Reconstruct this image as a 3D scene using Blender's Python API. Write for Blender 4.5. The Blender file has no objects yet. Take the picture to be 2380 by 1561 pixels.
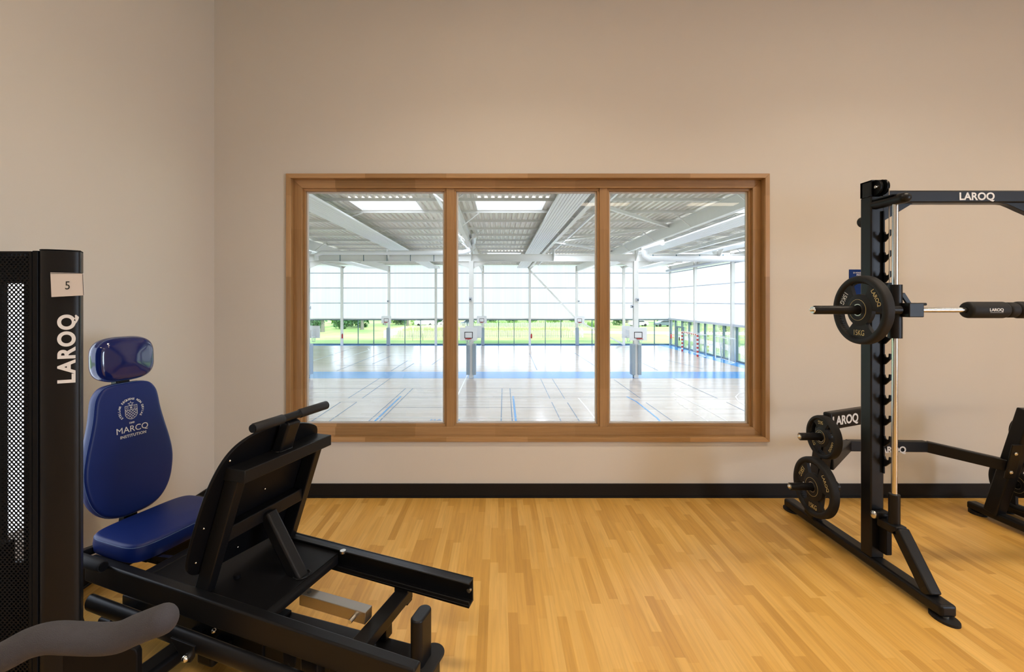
import bpy, bmesh, math, random
from mathutils import Vector, Matrix, noise
random.seed(7)
S = bpy.context.scene
C = S.collection
PI = math.pi
# ------------------------------------------------------------------ camera
F = 1058.0
cam = bpy.data.cameras.new('camera'); camo = bpy.data.objects.new('camera', cam); C.objects.link(camo)
camo.location = (0, 0, 1.5); camo.rotation_euler = (PI/2, 0, 0)
cam.sensor_width = 36; cam.lens = 36*F/2380
cam.shift_x = (1190-1158)/2380; cam.shift_y = -(780.5-700)/2380
cam.clip_start = .05; cam.clip_end = 600
S.camera = camo
# ------------------------------------------------------------------ world and sun
w = bpy.data.worlds.new('sky'); S.world = w; w.use_nodes = True
nt = w.node_tree; nt.nodes.clear()
bg = nt.nodes.new('ShaderNodeBackground'); out = nt.nodes.new('ShaderNodeOutputWorld')
bg.inputs[0].default_value = (.76, .84, 1.0, 1); bg.inputs[1].default_value = 2.9
nt.links.new(bg.outputs[0], out.inputs[0])
sl = bpy.data.lights.new('sun', 'SUN'); sl.energy = 6.0; sl.angle = math.radians(2); sl.color = (1, .95, .86)
so = bpy.data.objects.new('sun', sl); C.objects.link(so); so.rotation_euler = (math.radians(40), math.radians(12), math.radians(25))
# ------------------------------------------------------------------ exposure
S.view_settings.view_transform = 'Standard'; S.view_settings.look = 'None'
S.view_settings.gamma = 1; S.view_settings.use_curve_mapping = False
S.view_settings.exposure = 0.26
# ------------------------------------------------------------------ room lamps (suspended linear luminaires)
LAMPS = [(2.64, -4.1), (5.3, -4.1), (2.64, -1.1), (5.3, -1.1), (.1, -1.1), (.1, 1.85), (2.7, 1.85), (5.3, 1.85), (-1.2, -.9)]
LAMP_Z = 3.9
LAMP_POWER = 16
LAMP_COL = (1.0, .86, .68)
for i, (lx, ly) in enumerate(LAMPS):
    a = bpy.data.lights.new('lamp_light', 'AREA'); a.shape = 'RECTANGLE'; a.size = 1.15; a.size_y = .14
    a.energy = LAMP_POWER; a.color = LAMP_COL; a.spread = math.radians(128)
    ao = bpy.data.objects.new('lamp_light', a); C.objects.link(ao); ao.location = (lx, ly, LAMP_Z-.012)
# cool area light added at an unseen right-wall window to light the left wall
a = bpy.data.lights.new('cool_fill_light', 'AREA'); a.shape = 'RECTANGLE'; a.size = 2.4; a.size_y = 2.0
a.energy = 250; a.color = (.66, .80, 1.0)
ao = bpy.data.objects.new('cool_fill_light', a); C.objects.link(ao)
ao.location = (7.33, -3.0, 1.7); ao.rotation_euler = (0, math.radians(90), 0)

# long area lights added to brighten the hall, some along its light tracks
for hx in (-15, -2.75, 5.1, 10.9, 17):
    a = bpy.data.lights.new('hall_fill_light', 'AREA'); a.shape = 'RECTANGLE'; a.size = .3; a.size_y = 44
    a.energy = 1300; a.color = (.80, .87, 1.0)
    ao = bpy.data.objects.new('hall_fill_light', a); C.objects.link(ao); ao.location = (hx, 35, 6.02)

# ================================================================== materials
MATS = {}
def newmat(name):
    m = bpy.data.materials.new(name); m.use_nodes = True; MATS[name] = m
    n = m.node_tree.nodes; l = m.node_tree.links
    return m, n, l, n['Principled BSDF']
def pmat(name, col, rough=.5, metal=0, bump=0, bscale=200, spec=.5, coat=0, var=0, vscale=3, noisecol=None):
    m, n, l, p = newmat(name)
    p.inputs['Base Color'].default_value = (*col, 1); p.inputs['Roughness'].default_value = rough
    p.inputs['Metallic'].default_value = metal; p.inputs['Specular IOR Level'].default_value = spec
    p.inputs['Coat Weight'].default_value = coat; p.inputs['Coat Roughness'].default_value = .08
    tc = n.new('ShaderNodeTexCoord')
    if var:
        t = n.new('ShaderNodeTexNoise'); t.inputs['Scale'].default_value = vscale; t.inputs['Detail'].default_value = 4
        l.new(tc.outputs['Object'], t.inputs['Vector'])
        r = n.new('ShaderNodeMix'); r.data_type = 'RGBA'
        c2 = noisecol or tuple(c*(1-var) for c in col)
        r.inputs[6].default_value = (*c2, 1); r.inputs[7].default_value = (*[min(1, c*(1+var)) for c in col], 1)
        l.new(t.outputs[0], r.inputs[0]); l.new(r.outputs[2], p.inputs['Base Color'])
    if bump:
        t = n.new('ShaderNodeTexNoise'); t.inputs['Scale'].default_value = bscale; t.inputs['Detail'].default_value = 2
        l.new(tc.outputs['Object'], t.inputs['Vector'])
        b = n.new('ShaderNodeBump'); b.inputs['Strength'].default_value = bump; b.inputs['Distance'].default_value = .002
        l.new(t.outputs[0], b.inputs['Height']); l.new(b.outputs[0], p.inputs['Normal'])
    return m
M_wall = pmat('painted_plaster', (.60, .56, .50), .85, bump=.15, bscale=120, var=.025, vscale=1.3)
M_ceil = pmat('ceiling_paint', (.34, .30, .25), .9, var=.03)
M_black = pmat('black_powder_coat', (.006, .006, .007), .36, spec=.24, bump=.12, bscale=900, var=.2, vscale=8)
M_black2 = pmat('black_satin', (.004, .004, .005), .45, spec=.13, var=.2, vscale=8)
M_skirt = pmat('black_vinyl_skirting', (.009, .008, .008), .5, spec=.2, var=.2)
M_rubber = pmat('black_rubber', (.010, .010, .011), .62, spec=.3, bump=.2, bscale=500, var=.2, vscale=10)
M_foam = pmat('grey_foam', (.036, .035, .043), .85, bump=.6, bscale=700, var=.12, vscale=90)
M_vinyl = pmat('blue_vinyl', (.0025, .015, .125), .45, spec=.35, bump=.1, bscale=400, var=.1, vscale=6)
M_vinylg = pmat('blue_gloss_vinyl', (.006, .014, .10), .10, coat=.6, var=.1, vscale=6, bump=.25, bscale=22)
M_thread = pmat('stitching', (.12, .19, .36), .7, var=.1)
M_chrome = pmat('chrome', (.62, .61, .60), .2, metal=1, var=.05)
M_steel = pmat('brushed_steel', (.42, .38, .33), .34, metal=1, var=.15, vscale=5)
M_zinc = pmat('zinc_bolt', (.75, .74, .70), .22, metal=1, var=.05)
M_gold = pmat('gold_print', (.55, .44, .20), .5, var=.05)
M_white = pmat('white_print', (.66, .66, .67), .5, var=.03)
M_paper = pmat('white_card', (.62, .58, .56), .6, var=.02)
M_ink = pmat('black_ink', (.01, .01, .01), .6, var=.1)
M_blueposter = pmat('blue_poster', (.002, .022, .13), .6, spec=.15, var=.25, vscale=8)
M_red = pmat('red_plastic', (.45, .015, .015), .4, var=.1)
M_hwhite = pmat('white_painted_steel', (.80, .80, .77), .38, var=.03)
M_duct = pmat('white_plastic_pipe', (.84, .86, .87), .3, var=.02)
M_deck = pmat('galvanised_deck', (.80, .76, .68), .35, metal=.15, var=.08, vscale=.6)
M_pad = pmat('grey_column_padding', (.30, .38, .45), .5, var=.06)
M_board = pmat('backboard_white', (.78, .80, .82), .35, var=.02)
M_mull = pmat('aluminium_mullion', (.10, .17, .20), .4, var=.1)
M_rail = pmat('cladding_rail', (.46, .50, .58), .4, var=.05)
M_net = pmat('net_cord', (.55, .62, .62), .8, var=.05)
M_seal = pmat('glazing_seal', (.58, .56, .53), .4, var=.05)
M_bark = pmat('tree_bark', (.16, .15, .13), .9, var=.3, vscale=3)
M_leaf = pmat('dark_leaves', (.05, .15, .045), .6, var=.4, vscale=.8)
M_leaf2 = pmat('light_leaves', (.16, .30, .06), .6, var=.4, vscale=.8)
M_fence = pmat('weathered_paling', (.62, .58, .52), .8, var=.15, vscale=2)
M_carw = pmat('white_car_paint', (.75, .76, .78), .2, coat=.5, var=.02)
M_carg = pmat('grey_car_paint', (.10, .13, .17), .2, coat=.5, var=.02)
M_carglass = pmat('dark_car_glass', (.02, .03, .04), .08, var=.1)
M_path = pmat('pale_gravel', (.55, .50, .44), .9, var=.1, vscale=.5)
M_grass2 = pmat('tall_grass', (.42, .46, .20), .8, var=.35, vscale=.3)
M_panel = pmat('white_radiant_panel', (.84, .85, .86), .4, var=.02)

def stripemat(name, axis, period):
    m, n, l, p = newmat(name); tc = n.new('ShaderNodeTexCoord'); sx = n.new('ShaderNodeSeparateXYZ'); l.new(tc.outputs['Object'], sx.inputs[0])
    a = n.new('ShaderNodeMath'); a.operation = 'DIVIDE'; a.inputs[1].default_value = period; l.new(sx.outputs[axis], a.inputs[0])
    b = n.new('ShaderNodeMath'); b.operation = 'FRACT'; l.new(a.outputs[0], b.inputs[0])
    c = n.new('ShaderNodeMath'); c.operation = 'LESS_THAN'; c.inputs[1].default_value = .5; l.new(b.outputs[0], c.inputs[0])
    mx = n.new('ShaderNodeMix'); mx.data_type = 'RGBA'; mx.inputs[6].default_value = (.78, .8, .82, 1); mx.inputs[7].default_value = (.5, .015, .012, 1)
    l.new(c.outputs[0], mx.inputs[0]); l.new(mx.outputs[2], p.inputs['Base Color']); p.inputs['Roughness'].default_value = .4
    return m
M_stripz = stripemat('red_white_stripes_upright', 2, .41); M_stripy = stripemat('red_white_stripes_across', 1, .62)
# beech-look sports vinyl
def plankmat(name, rot, width, length, c1, c2, c3, rough, offset=(0, 0)):
    m, n, l, p = newmat(name)
    tc = n.new('ShaderNodeTexCoord'); mp = n.new('ShaderNodeMapping'); mp.inputs['Rotation'].default_value = (0, 0, rot)
    l.new(tc.outputs['Object'], mp.inputs['Vector'])
    br = n.new('ShaderNodeTexBrick'); br.offset = .37; br.offset_frequency = 2; br.squash = 1
    br.inputs['Color1'].default_value = (0, 0, 0, 1); br.inputs['Color2'].default_value = (1, 1, 1, 1); br.inputs['Mortar'].default_value = (.5, .5, .5, 1)
    br.inputs['Scale'].default_value = 1; br.inputs['Mortar Size'].default_value = 0.0; br.inputs['Bias'].default_value = 0
    br.inputs['Brick Width'].default_value = length; br.inputs['Row Height'].default_value = width
    # every row of strips starts at its own random offset
    sp = n.new('ShaderNodeSeparateXYZ'); l.new(mp.outputs[0], sp.inputs[0])
    dv = n.new('ShaderNodeMath'); dv.operation = 'DIVIDE'; dv.inputs[1].default_value = width; l.new(sp.outputs[1], dv.inputs[0])
    fo = n.new('ShaderNodeMath'); fo.operation = 'FLOOR'; l.new(dv.outputs[0], fo.inputs[0])
    wn = n.new('ShaderNodeTexWhiteNoise'); wn.noise_dimensions = '1D'; l.new(fo.outputs[0], wn.inputs['W'])
    ma = n.new('ShaderNodeMath'); ma.operation = 'MULTIPLY_ADD'; ma.inputs[1].default_value = length*3.3; l.new(wn.outputs['Value'], ma.inputs[0]); l.new(sp.outputs[0], ma.inputs[2])
    cb = n.new('ShaderNodeCombineXYZ'); l.new(ma.outputs[0], cb.inputs[0]); l.new(sp.outputs[1], cb.inputs[1])
    l.new(cb.outputs[0], br.inputs['Vector'])
    cr = n.new('ShaderNodeValToRGB'); e = cr.color_ramp.elements
    e[0].position = 0; e[0].color = (*c1, 1); e[1].position = 1; e[1].color = (*c3, 1)
    x = cr.color_ramp.elements.new(.45); x.color = (*c2, 1)
    l.new(br.outputs['Color'], cr.inputs[0])
    mp2 = n.new('ShaderNodeMapping'); mp2.inputs['Scale'].default_value = (3, 60, 1); l.new(mp.outputs[0], mp2.inputs['Vector'])
    ns = n.new('ShaderNodeTexNoise'); ns.inputs['Scale'].default_value = 1; ns.inputs['Detail'].default_value = 6; ns.inputs['Distortion'].default_value = .6
    l.new(mp2.outputs[0], ns.inputs['Vector'])
    mx = n.new('ShaderNodeMix'); mx.data_type = 'RGBA'; mx.blend_type = 'MULTIPLY'; mx.inputs[0].default_value = .55
    rr = n.new('ShaderNodeValToRGB'); rr.color_ramp.elements[0].position = .3; rr.color_ramp.elements[0].color = (.72, .70, .66, 1); rr.color_ramp.elements[1].position = .6; rr.color_ramp.elements[1].color = (1, 1, 1, 1)
    l.new(ns.outputs[0], rr.inputs[0]); l.new(cr.outputs[0], mx.inputs[6]); l.new(rr.outputs[0], mx.inputs[7])
    l.new(mx.outputs[2], p.inputs['Base Color'])
    p.inputs['Roughness'].default_value = rough
    return m
M_floor = plankmat('beech_vinyl_floor', PI/2, .0465, .40, (.53, .285, .055), (.65, .37, .082), (.72, .44, .122), .42)
M_hall = plankmat('hall_wood_floor', 0, .35, 4.5, (.52, .44, .375), (.57, .485, .415), (.61, .525, .455), .17)
M_hall.node_tree.nodes['Principled BSDF'].inputs['Specular IOR Level'].default_value = .9
M_hblue = pmat('hall_blue_floor', (.03, .25, .62), .17, var=.05)
M_lblue = pmat('court_line_blue', (.06, .28, .60), .25, var=.05)
M_lwhite = pmat('court_line_white', (.85, .88, .85), .25, var=.02)
M_ldark = pmat('court_line_dark', (.13, .19, .28), .25, var=.05)
# oak/beech timber with finger joints (generated along the longest run through object coordinates)
def woodmat(name, axis):
    m, n, l, p = newmat(name)
    tc = n.new('ShaderNodeTexCoord'); mp = n.new('ShaderNodeMapping')
    if axis == 'z': mp.inputs['Rotation'].default_value = (0, PI/2, 0)
    l.new(tc.outputs['Object'], mp.inputs['Vector'])
    br = n.new('ShaderNodeTexBrick'); br.offset = .4
    br.inputs['Color1'].default_value = (0, 0, 0, 1); br.inputs['Color2'].default_value = (1, 1, 1, 1); br.inputs['Scale'].default_value = 1
    br.inputs['Mortar Size'].default_value = 0; br.inputs['Brick Width'].default_value = .62; br.inputs['Row Height'].default_value = .9
    l.new(mp.outputs[0], br.inputs['Vector'])
    cr = n.new('ShaderNodeValToRGB'); e = cr.color_ramp.elements
    e[0].color = (.33, .185, .072, 1); e[1].color = (.50, .30, .14, 1)
    l.new(br.outputs['Color'], cr.inputs[0])
    mp2 = n.new('ShaderNodeMapping'); mp2.inputs['Scale'].default_value = (2.2, 70, 70); l.new(mp.outputs[0], mp2.inputs['Vector'])
    ns = n.new('ShaderNodeTexNoise'); ns.inputs['Scale'].default_value = 1; ns.inputs['Detail'].default_value = 5; ns.inputs['Distortion'].default_value = 1.2
    l.new(mp2.outputs[0], ns.inputs['Vector'])
    rr = n.new('ShaderNodeValToRGB'); rr.color_ramp.elements[0].position = .3; rr.color_ramp.elements[0].color = (.70, .64, .58, 1); rr.color_ramp.elements[1].position = .65; rr.color_ramp.elements[1].color = (1, 1, 1, 1)
    mx = n.new('ShaderNodeMix'); mx.data_type = 'RGBA'; mx.blend_type = 'MULTIPLY'; mx.inputs[0].default_value = .6
    l.new(ns.outputs[0], rr.inputs[0]); l.new(cr.outputs[0], mx.inputs[6]); l.new(rr.outputs[0], mx.inputs[7])
    l.new(mx.outputs[2], p.inputs['Base Color']); p.inputs['Roughness'].default_value = .45
    return m
M_woodx = woodmat('beech_frame_horizontal', 'x'); M_woodz = woodmat('beech_frame_vertical', 'z')
def glassmat(name, tint, refl=1.0):
    m = bpy.data.materials.new(name); m.use_nodes = True; n = m.node_tree.nodes; l = m.node_tree.links; n.clear()
    o = n.new('ShaderNodeOutputMaterial'); t = n.new('ShaderNodeBsdfTransparent'); g = n.new('ShaderNodeBsdfGlossy')
    t.inputs[0].default_value = (*tint, 1); g.inputs['Roughness'].default_value = .0
    fr = n.new('ShaderNodeFresnel'); fr.inputs[0].default_value = 1.5
    ml = n.new('ShaderNodeMath'); ml.operation = 'MULTIPLY'; ml.inputs[1].default_value = refl; l.new(fr.outputs[0], ml.inputs[0])
    mx = n.new('ShaderNodeMixShader'); l.new(ml.outputs[0], mx.inputs[0]); l.new(t.outputs[0], mx.inputs[1]); l.new(g.outputs[0], mx.inputs[2])
    l.new(mx.outputs[0], o.inputs[0]); return m
M_glass = glassmat('clear_glass', (.985, .99, .985), 1.0)
M_hglass = glassmat('green_tinted_glass', (.86, .94, .95), .6)
def translmat(name, col, col2, scale):
    m = bpy.data.materials.new(name); m.use_nodes = True; n = m.node_tree.nodes; l = m.node_tree.links; n.clear()
    o = n.new('ShaderNodeOutputMaterial'); t = n.new('ShaderNodeBsdfTranslucent'); d = n.new('ShaderNodeBsdfDiffuse')
    tc = n.new('ShaderNodeTexCoord'); mp = n.new('ShaderNodeMapping'); mp.inputs['Scale'].default_value = scale
    ns = n.new('ShaderNodeTexNoise'); ns.inputs['Scale'].default_value = 1; ns.inputs['Detail'].default_value = 2
    l.new(tc.outputs['Object'], mp.inputs[0]); l.new(mp.outputs[0], ns.inputs['Vector'])
    mc = n.new('ShaderNodeMix'); mc.data_type = 'RGBA'; mc.inputs[6].default_value = (*col, 1); mc.inputs[7].default_value = (*col2, 1)
    l.new(ns.outputs[0], mc.inputs[0]); l.new(mc.outputs[2], t.inputs[0]); d.inputs[0].default_value = (.75, .78, .8, 1)
    mx = n.new('ShaderNodeMixShader'); mx.inputs[0].default_value = .72
    l.new(d.outputs[0], mx.inputs[1]); l.new(t.outputs[0], mx.inputs[2]); l.new(mx.outputs[0], o.inputs[0]); return m
M_poly = translmat('polycarbonate_cladding', (.54, .55, .64), (.80, .79, .84), (2.6, 2.6, .02))
M_skyl = translmat('skylight_dome', (.95, .96, .98), (.98, .98, .99), (1, 1, 1))
def emimat(name, col, st):
    m = bpy.data.materials.new(name); m.use_nodes = True; n = m.node_tree.nodes; l = m.node_tree.links; n.clear()
    o = n.new('ShaderNodeOutputMaterial'); e = n.new('ShaderNodeEmission'); e.inputs[0].default_value = (*col, 1); e.inputs[1].default_value = st
    l.new(e.outputs[0], o.inputs[0]); return m
M_lamp = emimat('lamp_diffuser', (1, .80, .58), 9)
def grassmat():
    m, n, l, p = newmat('meadow_grass')
    tc = n.new('ShaderNodeTexCoord')
    t = n.new('ShaderNodeTexNoise'); t.inputs['Scale'].default_value = .09; t.inputs['Detail'].default_value = 6
    l.new(tc.outputs['Object'], t.inputs['Vector'])
    cr = n.new('ShaderNodeValToRGB'); e = cr.color_ramp.elements; e[0].position = .35; e[0].color = (.16, .30, .07, 1); e[1].position = .65; e[1].color = (.38, .50, .16, 1)
    l.new(t.outputs[0], cr.inputs[0]); l.new(cr.outputs[0], p.inputs['Base Color']); p.inputs['Roughness'].default_value = .9
    return m
M_grass = grassmat()

# ================================================================== mesh helpers
RM = {}   # root object -> matrix
def matof(o): return RM.get(o.name, Matrix.Identity(4)) if o else Matrix.Identity(4)
class MB:
    def __init__(s): s.v = []; s.f = []; s.sm = []
    def add(s, vs, fs, smooth=False, mat=None):
        b = len(s.v)
        for v in vs: s.v.append((mat @ Vector(v)) if mat else Vector(v))
        for f in fs: s.f.append(tuple(i+b for i in f)); s.sm.append(smooth)
        return s
    def box(s, x0, x1, y0, y1, z0, z1, mat=None):
        vs = [(x, y, z) for z in (z0, z1) for y in (y0, y1) for x in (x0, x1)]
        return s.add(vs, [(0, 2, 3, 1), (4, 5, 7, 6), (0, 1, 5, 4), (2, 6, 7, 3), (0, 4, 6, 2), (1, 3, 7, 5)], mat=mat)
    def bar(s, p0, p1, w, h, up=(0, 0, 1)):
        # rectangular section bar: w across, h along the 'up' side
        p0 = Vector(p0); p1 = Vector(p1); d = (p1-p0); L = d.length; d.normalize()
        u = Vector(up); a = d.cross(u)
        if a.length < 1e-4: a = d.cross(Vector((1, 0, 0)))
        a.normalize(); b = a.cross(d).normalized()
        m = Matrix((a, d, b)).transposed().to_4x4(); m.translation = p0
        return s.box(-w/2, w/2, 0, L, -h/2, h/2, mat=m)
    def tube(s, pts, r, n=16, caps=True, ry=None, up=(0, 0, 1), round_end=False):
        pts = [Vector(p) for p in pts]
        N = len(pts); rs = r if isinstance(r, (list, tuple)) else [r]*N
        rings = []; prev = None
        for i in range(N):
            if i == 0: d = pts[1]-pts[0]
            elif i == N-1: d = pts[-1]-pts[-2]
            else: d = (pts[i+1]-pts[i]).normalized()+(pts[i]-pts[i-1]).normalized()
            d.normalize()
            u = Vector(up) if prev is None else prev
            a = d.cross(u)
            if a.length < 1e-3: a = d.cross(Vector((1, .3, 0)))
            a.normalize(); b = a.cross(d).normalized(); prev = b
            k = 1.0
            if 0 < i < N-1:
                c = (pts[i+1]-pts[i]).normalized().dot((pts[i]-pts[i-1]).normalized())
                k = 1/max(.4, math.sqrt((1+c)/2))
            rings.append([pts[i]+a*(math.cos(2*PI*j/n)*rs[i])+b*(math.sin(2*PI*j/n)*(rs[i] if ry is None else ry*rs[i]/rs[0])) for j in range(n)])
        vs = [v for rg in rings for v in rg]; fs = []
        for i in range(N-1):
            for j in range(n):
                k = (j+1) % n
                fs.append((i*n+j, i*n+k, (i+1)*n+k, (i+1)*n+j))
        s.add(vs, fs, True)
        if caps: s.add(vs[:n], [tuple(range(n))]); s.add(vs[-n:], [tuple(reversed(range(n)))])
        return s
    def lathe(s, prof, n=32, mat=None, smooth=True, a0=0, a1=2*PI, closed=True):
        # profile (axial, radius) around local x axis
        full = abs(a1-a0-2*PI) < 1e-6; K = n if full else n+1
        vs = []; fs = []
        for x, r in prof:
            for j in range(K):
                t = a0+(a1-a0)*j/n; vs.append((x, r*math.cos(t), r*math.sin(t)))
        m = len(prof)
        for i in range(m if closed else m-1):
            i2 = (i+1) % m
            for j in range(n):
                k = (j+1) % K
                fs.append((i*K+j, i2*K+j, i2*K+k, i*K+k))
        return s.add(vs, fs, smooth, mat)
    def prism(s, poly, t0, t1, mat=None, smooth=False):
        # poly in local (x,y), extruded along z
        n = len(poly); vs = [(x, y, t0) for x, y in poly]+[(x, y, t1) for x, y in poly]
        s.add(vs, [(j, (j+1) % n, n+(j+1) % n, n+j) for j in range(n)], smooth, mat)
        s.add(vs, [tuple(reversed(range(n))), tuple(range(n, 2*n))], False, mat)
        return s
    def sphere(s, c, r, n=12, m=8, sc=(1, 1, 1)):
        vs = []; fs = []
        for i in range(m+1):
            p = PI*i/m
            for j in range(n):
                t = 2*PI*j/n; vs.append((c[0]+r*sc[0]*math.sin(p)*math.cos(t), c[1]+r*sc[1]*math.sin(p)*math.sin(t), c[2]+r*sc[2]*math.cos(p)))
        for i in range(m):
            for j in range(n):
                k = (j+1) % n; fs.append((i*n+j, (i+1)*n+j, (i+1)*n+k, i*n+k))
        return s.add(vs, fs, True)
    def build(s, name, mat, parent=None, world=True, bevel=0, seg=2, fix=True):
        me = bpy.data.meshes.new(name)
        vs = s.v
        if parent is not None and world:
            inv = matof(parent).inverted(); vs = [inv @ v for v in s.v]
        me.from_pydata([tuple(v) for v in vs], [], s.f)
        me.polygons.foreach_set('use_smooth', s.sm); me.update()
        if fix:
            bm = bmesh.new(); bm.from_mesh(me); bmesh.ops.remove_doubles(bm, verts=bm.verts, dist=1e-5)
            bmesh.ops.recalc_face_normals(bm, faces=bm.faces)
            for e in bm.edges:
                if len(e.link_faces) == 2 and e.calc_face_angle(0) > math.radians(42): e.smooth = False
            bm.to_mesh(me); bm.free()
        o = bpy.data.objects.new(name, me); C.objects.link(o); me.materials.append(mat)
        if parent is not None: o.parent = parent; RM[o.name] = matof(parent)
        if bevel:
            b = o.modifiers.new('bevel', 'BEVEL'); b.width = bevel; b.segments = seg; b.limit_method = 'ANGLE'; b.angle_limit = math.radians(40); b.harden_normals = False
            for p in me.polygons: p.use_smooth = True
            ws = o.modifiers.new('normals', 'WEIGHTED_NORMAL'); ws.keep_sharp = True
        return o
def thing(name, label, cat, loc=(0, 0, 0), rz=0, group=None):
    o = bpy.data.objects.new(name, None); C.objects.link(o)
    o.location = loc; o.rotation_euler = (0, 0, rz); o.empty_display_size = .1
    o['label'] = label; o['category'] = cat
    if group: o['group'] = group
    RM[o.name] = Matrix.Translation(loc) @ Matrix.Rotation(rz, 4, 'Z')
    return o
def tag(o, label, cat, group=None):
    o['label'] = label; o['category'] = cat
    if group: o['group'] = group
    return o
def struct(o): o['kind'] = 'structure'; return o
def sthing(name, loc=(0, 0, 0)):
    o = bpy.data.objects.new(name, None); C.objects.link(o); o.location = loc; o['kind'] = 'structure'; o.empty_display_size = .1
    RM[o.name] = Matrix.Translation(loc); return o
def dup(root, loc, label=None, rot=None, group=None, scale=None):
    r = root.copy(); C.objects.link(r); r.location = loc
    if rot is not None: r.rotation_euler = rot
    if scale is not None: r.scale = scale
    if label: r['label'] = label
    if group: r['group'] = group
    def rec(src, dst):
        for ch in list(src.children):
            c = ch.copy(); C.objects.link(c); c.parent = dst; rec(ch, c)
    rec(root, r)
    return r
def text(s, size, mat, parent, m4, name='lettering', bold=.0, extrude=.0006, spacing=1.0, sx=1.0, font=None):
    cu = bpy.data.curves.new(name, 'FONT'); cu.body = s; cu.size = size; cu.extrude = extrude; cu.offset = bold*size
    cu.align_x = 'CENTER'; cu.align_y = 'CENTER'; cu.space_character = spacing; cu.resolution_u = 8
    o = bpy.data.objects.new(name, cu); C.objects.link(o)
    dg = bpy.context.evaluated_depsgraph_get()
    me = bpy.data.meshes.new_from_object(o.evaluated_get(dg)); bpy.data.objects.remove(o); bpy.data.curves.remove(cu)
    # centre on cap height
    ys = [v.co.y for v in me.vertices]; xs = [v.co.x for v in me.vertices]
    cy = (min(ys)+max(ys))/2; cx = (min(xs)+max(xs))/2
    inv = matof(parent).inverted() if parent is not None else Matrix.Identity(4)
    for v in me.vertices:
        q = Vector(((v.co.x-cx)*sx, v.co.y-cy, v.co.z)); v.co = inv @ (m4 @ q)
    me.materials.clear(); me.materials.append(mat)
    t = bpy.data.objects.new(name, me); C.objects.link(t)
    if parent is not None: t.parent = parent; RM[t.name] = matof(parent)
    return t
def frame(o, x, y):
    # matrix with local x,y axes given and z = x cross y, at o
    x = Vector(x).normalized(); y = Vector(y).normalized(); z = x.cross(y)
    m = Matrix((x, y, z)).transposed().to_4x4(); m.translation = Vector(o); return m
def P(px, py, Y): return Vector(((px-1158)/F*Y, Y, 1.5-(py-700)/F*Y))

# ================================================================== fitness room shell
WY = 3.49; CH = 4.2; LX = -2.177; RX = 7.4; BY = -6.0
struct(MB().box(LX-.15, RX+.15, BY-.15, WY+.32, -.3, 0).build('floor', M_floor))
struct(MB().box(LX-.15, RX+.15, BY-.15, WY+.32, CH, CH+.25).build('ceiling', M_ceil))
# back wall with the window opening
wx0 = (672-1158)/F*WY; wx1 = (1780-1158)/F*WY; wz0 = 1.5-(1019-700)/F*WY; wz1 = 1.5+(700-410)/F*WY
TW = .30
mb = MB(); mb.box(LX-.15, wx0, WY, WY+TW, 0, CH).box(wx1, RX+.15, WY, WY+TW, 0, CH).box(wx0, wx1, WY, WY+TW, 0, wz0).box(wx0, wx1, WY, WY+TW, wz1, CH)
struct(mb.build('wall_back', M_wall, fix=False))
# left wall with a small window
a0, a1, b0, b1 = 1.45, 2.27, .40, 1.66
mb = MB(); mb.box(LX-.15, LX, BY, a0, 0, CH).box(LX-.15, LX, a1, WY, 0, CH).box(LX-.15, LX, a0, a1, 0, b0).box(LX-.15, LX, a0, a1, b1, CH)
struct(mb.build('wall_left', M_wall, fix=False))
# right wall with an opening for the added, unseen window
mb = MB(); mb.box(RX, RX+.15, BY, -4.3, 0, CH).box(RX, RX+.15, -1.7, WY, 0, CH).box(RX, RX+.15, -4.3, -1.7, 0, .6).box(RX, RX+.15, -4.3, -1.7, 2.8, CH)
struct(mb.build('wall_right', M_wall, fix=False))
struct(MB().box(LX-.15, RX+.15, BY-.15, BY, 0, CH).build('wall_front', M_wall))
# skirting
struct(MB().box(LX+.0, RX, WY-.012, WY, .0, .105).box(LX, RX, WY-.018, WY-.012, 0, .012).build('baseboard_back', M_skirt))
struct(MB().box(LX, LX+.012, BY, WY-.012, .0, .105).box(LX+.012, LX+.018, BY, WY-.012, 0, .012).build('baseboard_left', M_skirt, bevel=.003))
struct(MB().box(RX-.012, RX, BY, WY-.02, 0, .105).build('baseboard_right', M_skirt))

# ---- window_1: timber frame, three lights
w1 = sthing('window_1', ((wx0+wx1)/2, WY, wz0))
def mitre(x0, x1, z0, z1, t, y0, y1, which):
    # one mitred board of a rectangular ring; outer rect x0..x1,z0..z1, board width t
    m = frame((0, y1, 0), (1, 0, 0), (0, 0, 1))   # local x->X, y->Z, z->-Y
    if which == 'top': poly = [(x0, z1), (x0+t, z1-t), (x1-t, z1-t), (x1, z1)]
    if which == 'bottom': poly = [(x0, z0), (x1, z0), (x1-t, z0+t), (x0+t, z0+t)]
    if which == 'left': poly = [(x0, z0), (x0+t, z0+t), (x0+t, z1-t), (x0, z1)]
    if which == 'right': poly = [(x1, z0), (x1, z1), (x1-t, z1-t), (x1-t, z0+t)]
    return MB().prism(poly, 0, y1-y0, mat=m)
ox0 = (667-1158)/F*WY; ox1 = (1786-1158)/F*WY; oz0 = 1.5-(1025-700)/F*WY; oz1 = 1.5+(700-404.5)/F*WY
for sd in ('top', 'bottom', 'left', 'right'):
    mt = M_woodx if sd in ('top', 'bottom') else M_woodz
    mitre(ox0, ox1, oz0, oz1, .034, WY-.02, WY+.10, sd).build('outer_casing', mt, w1, bevel=.002)
i0, i1, j0, j1 = ox0+.034, ox1-.034, oz0+.034, oz1-.034
for sd in ('top', 'bottom', 'left', 'right'):
    mt = M_woodx if sd in ('top', 'bottom') else M_woodz
    mitre(i0, i1, j0, j1, .062, WY+.04, WY+.13, sd).build('sash_frame', mt, w1, bevel=.002)
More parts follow.
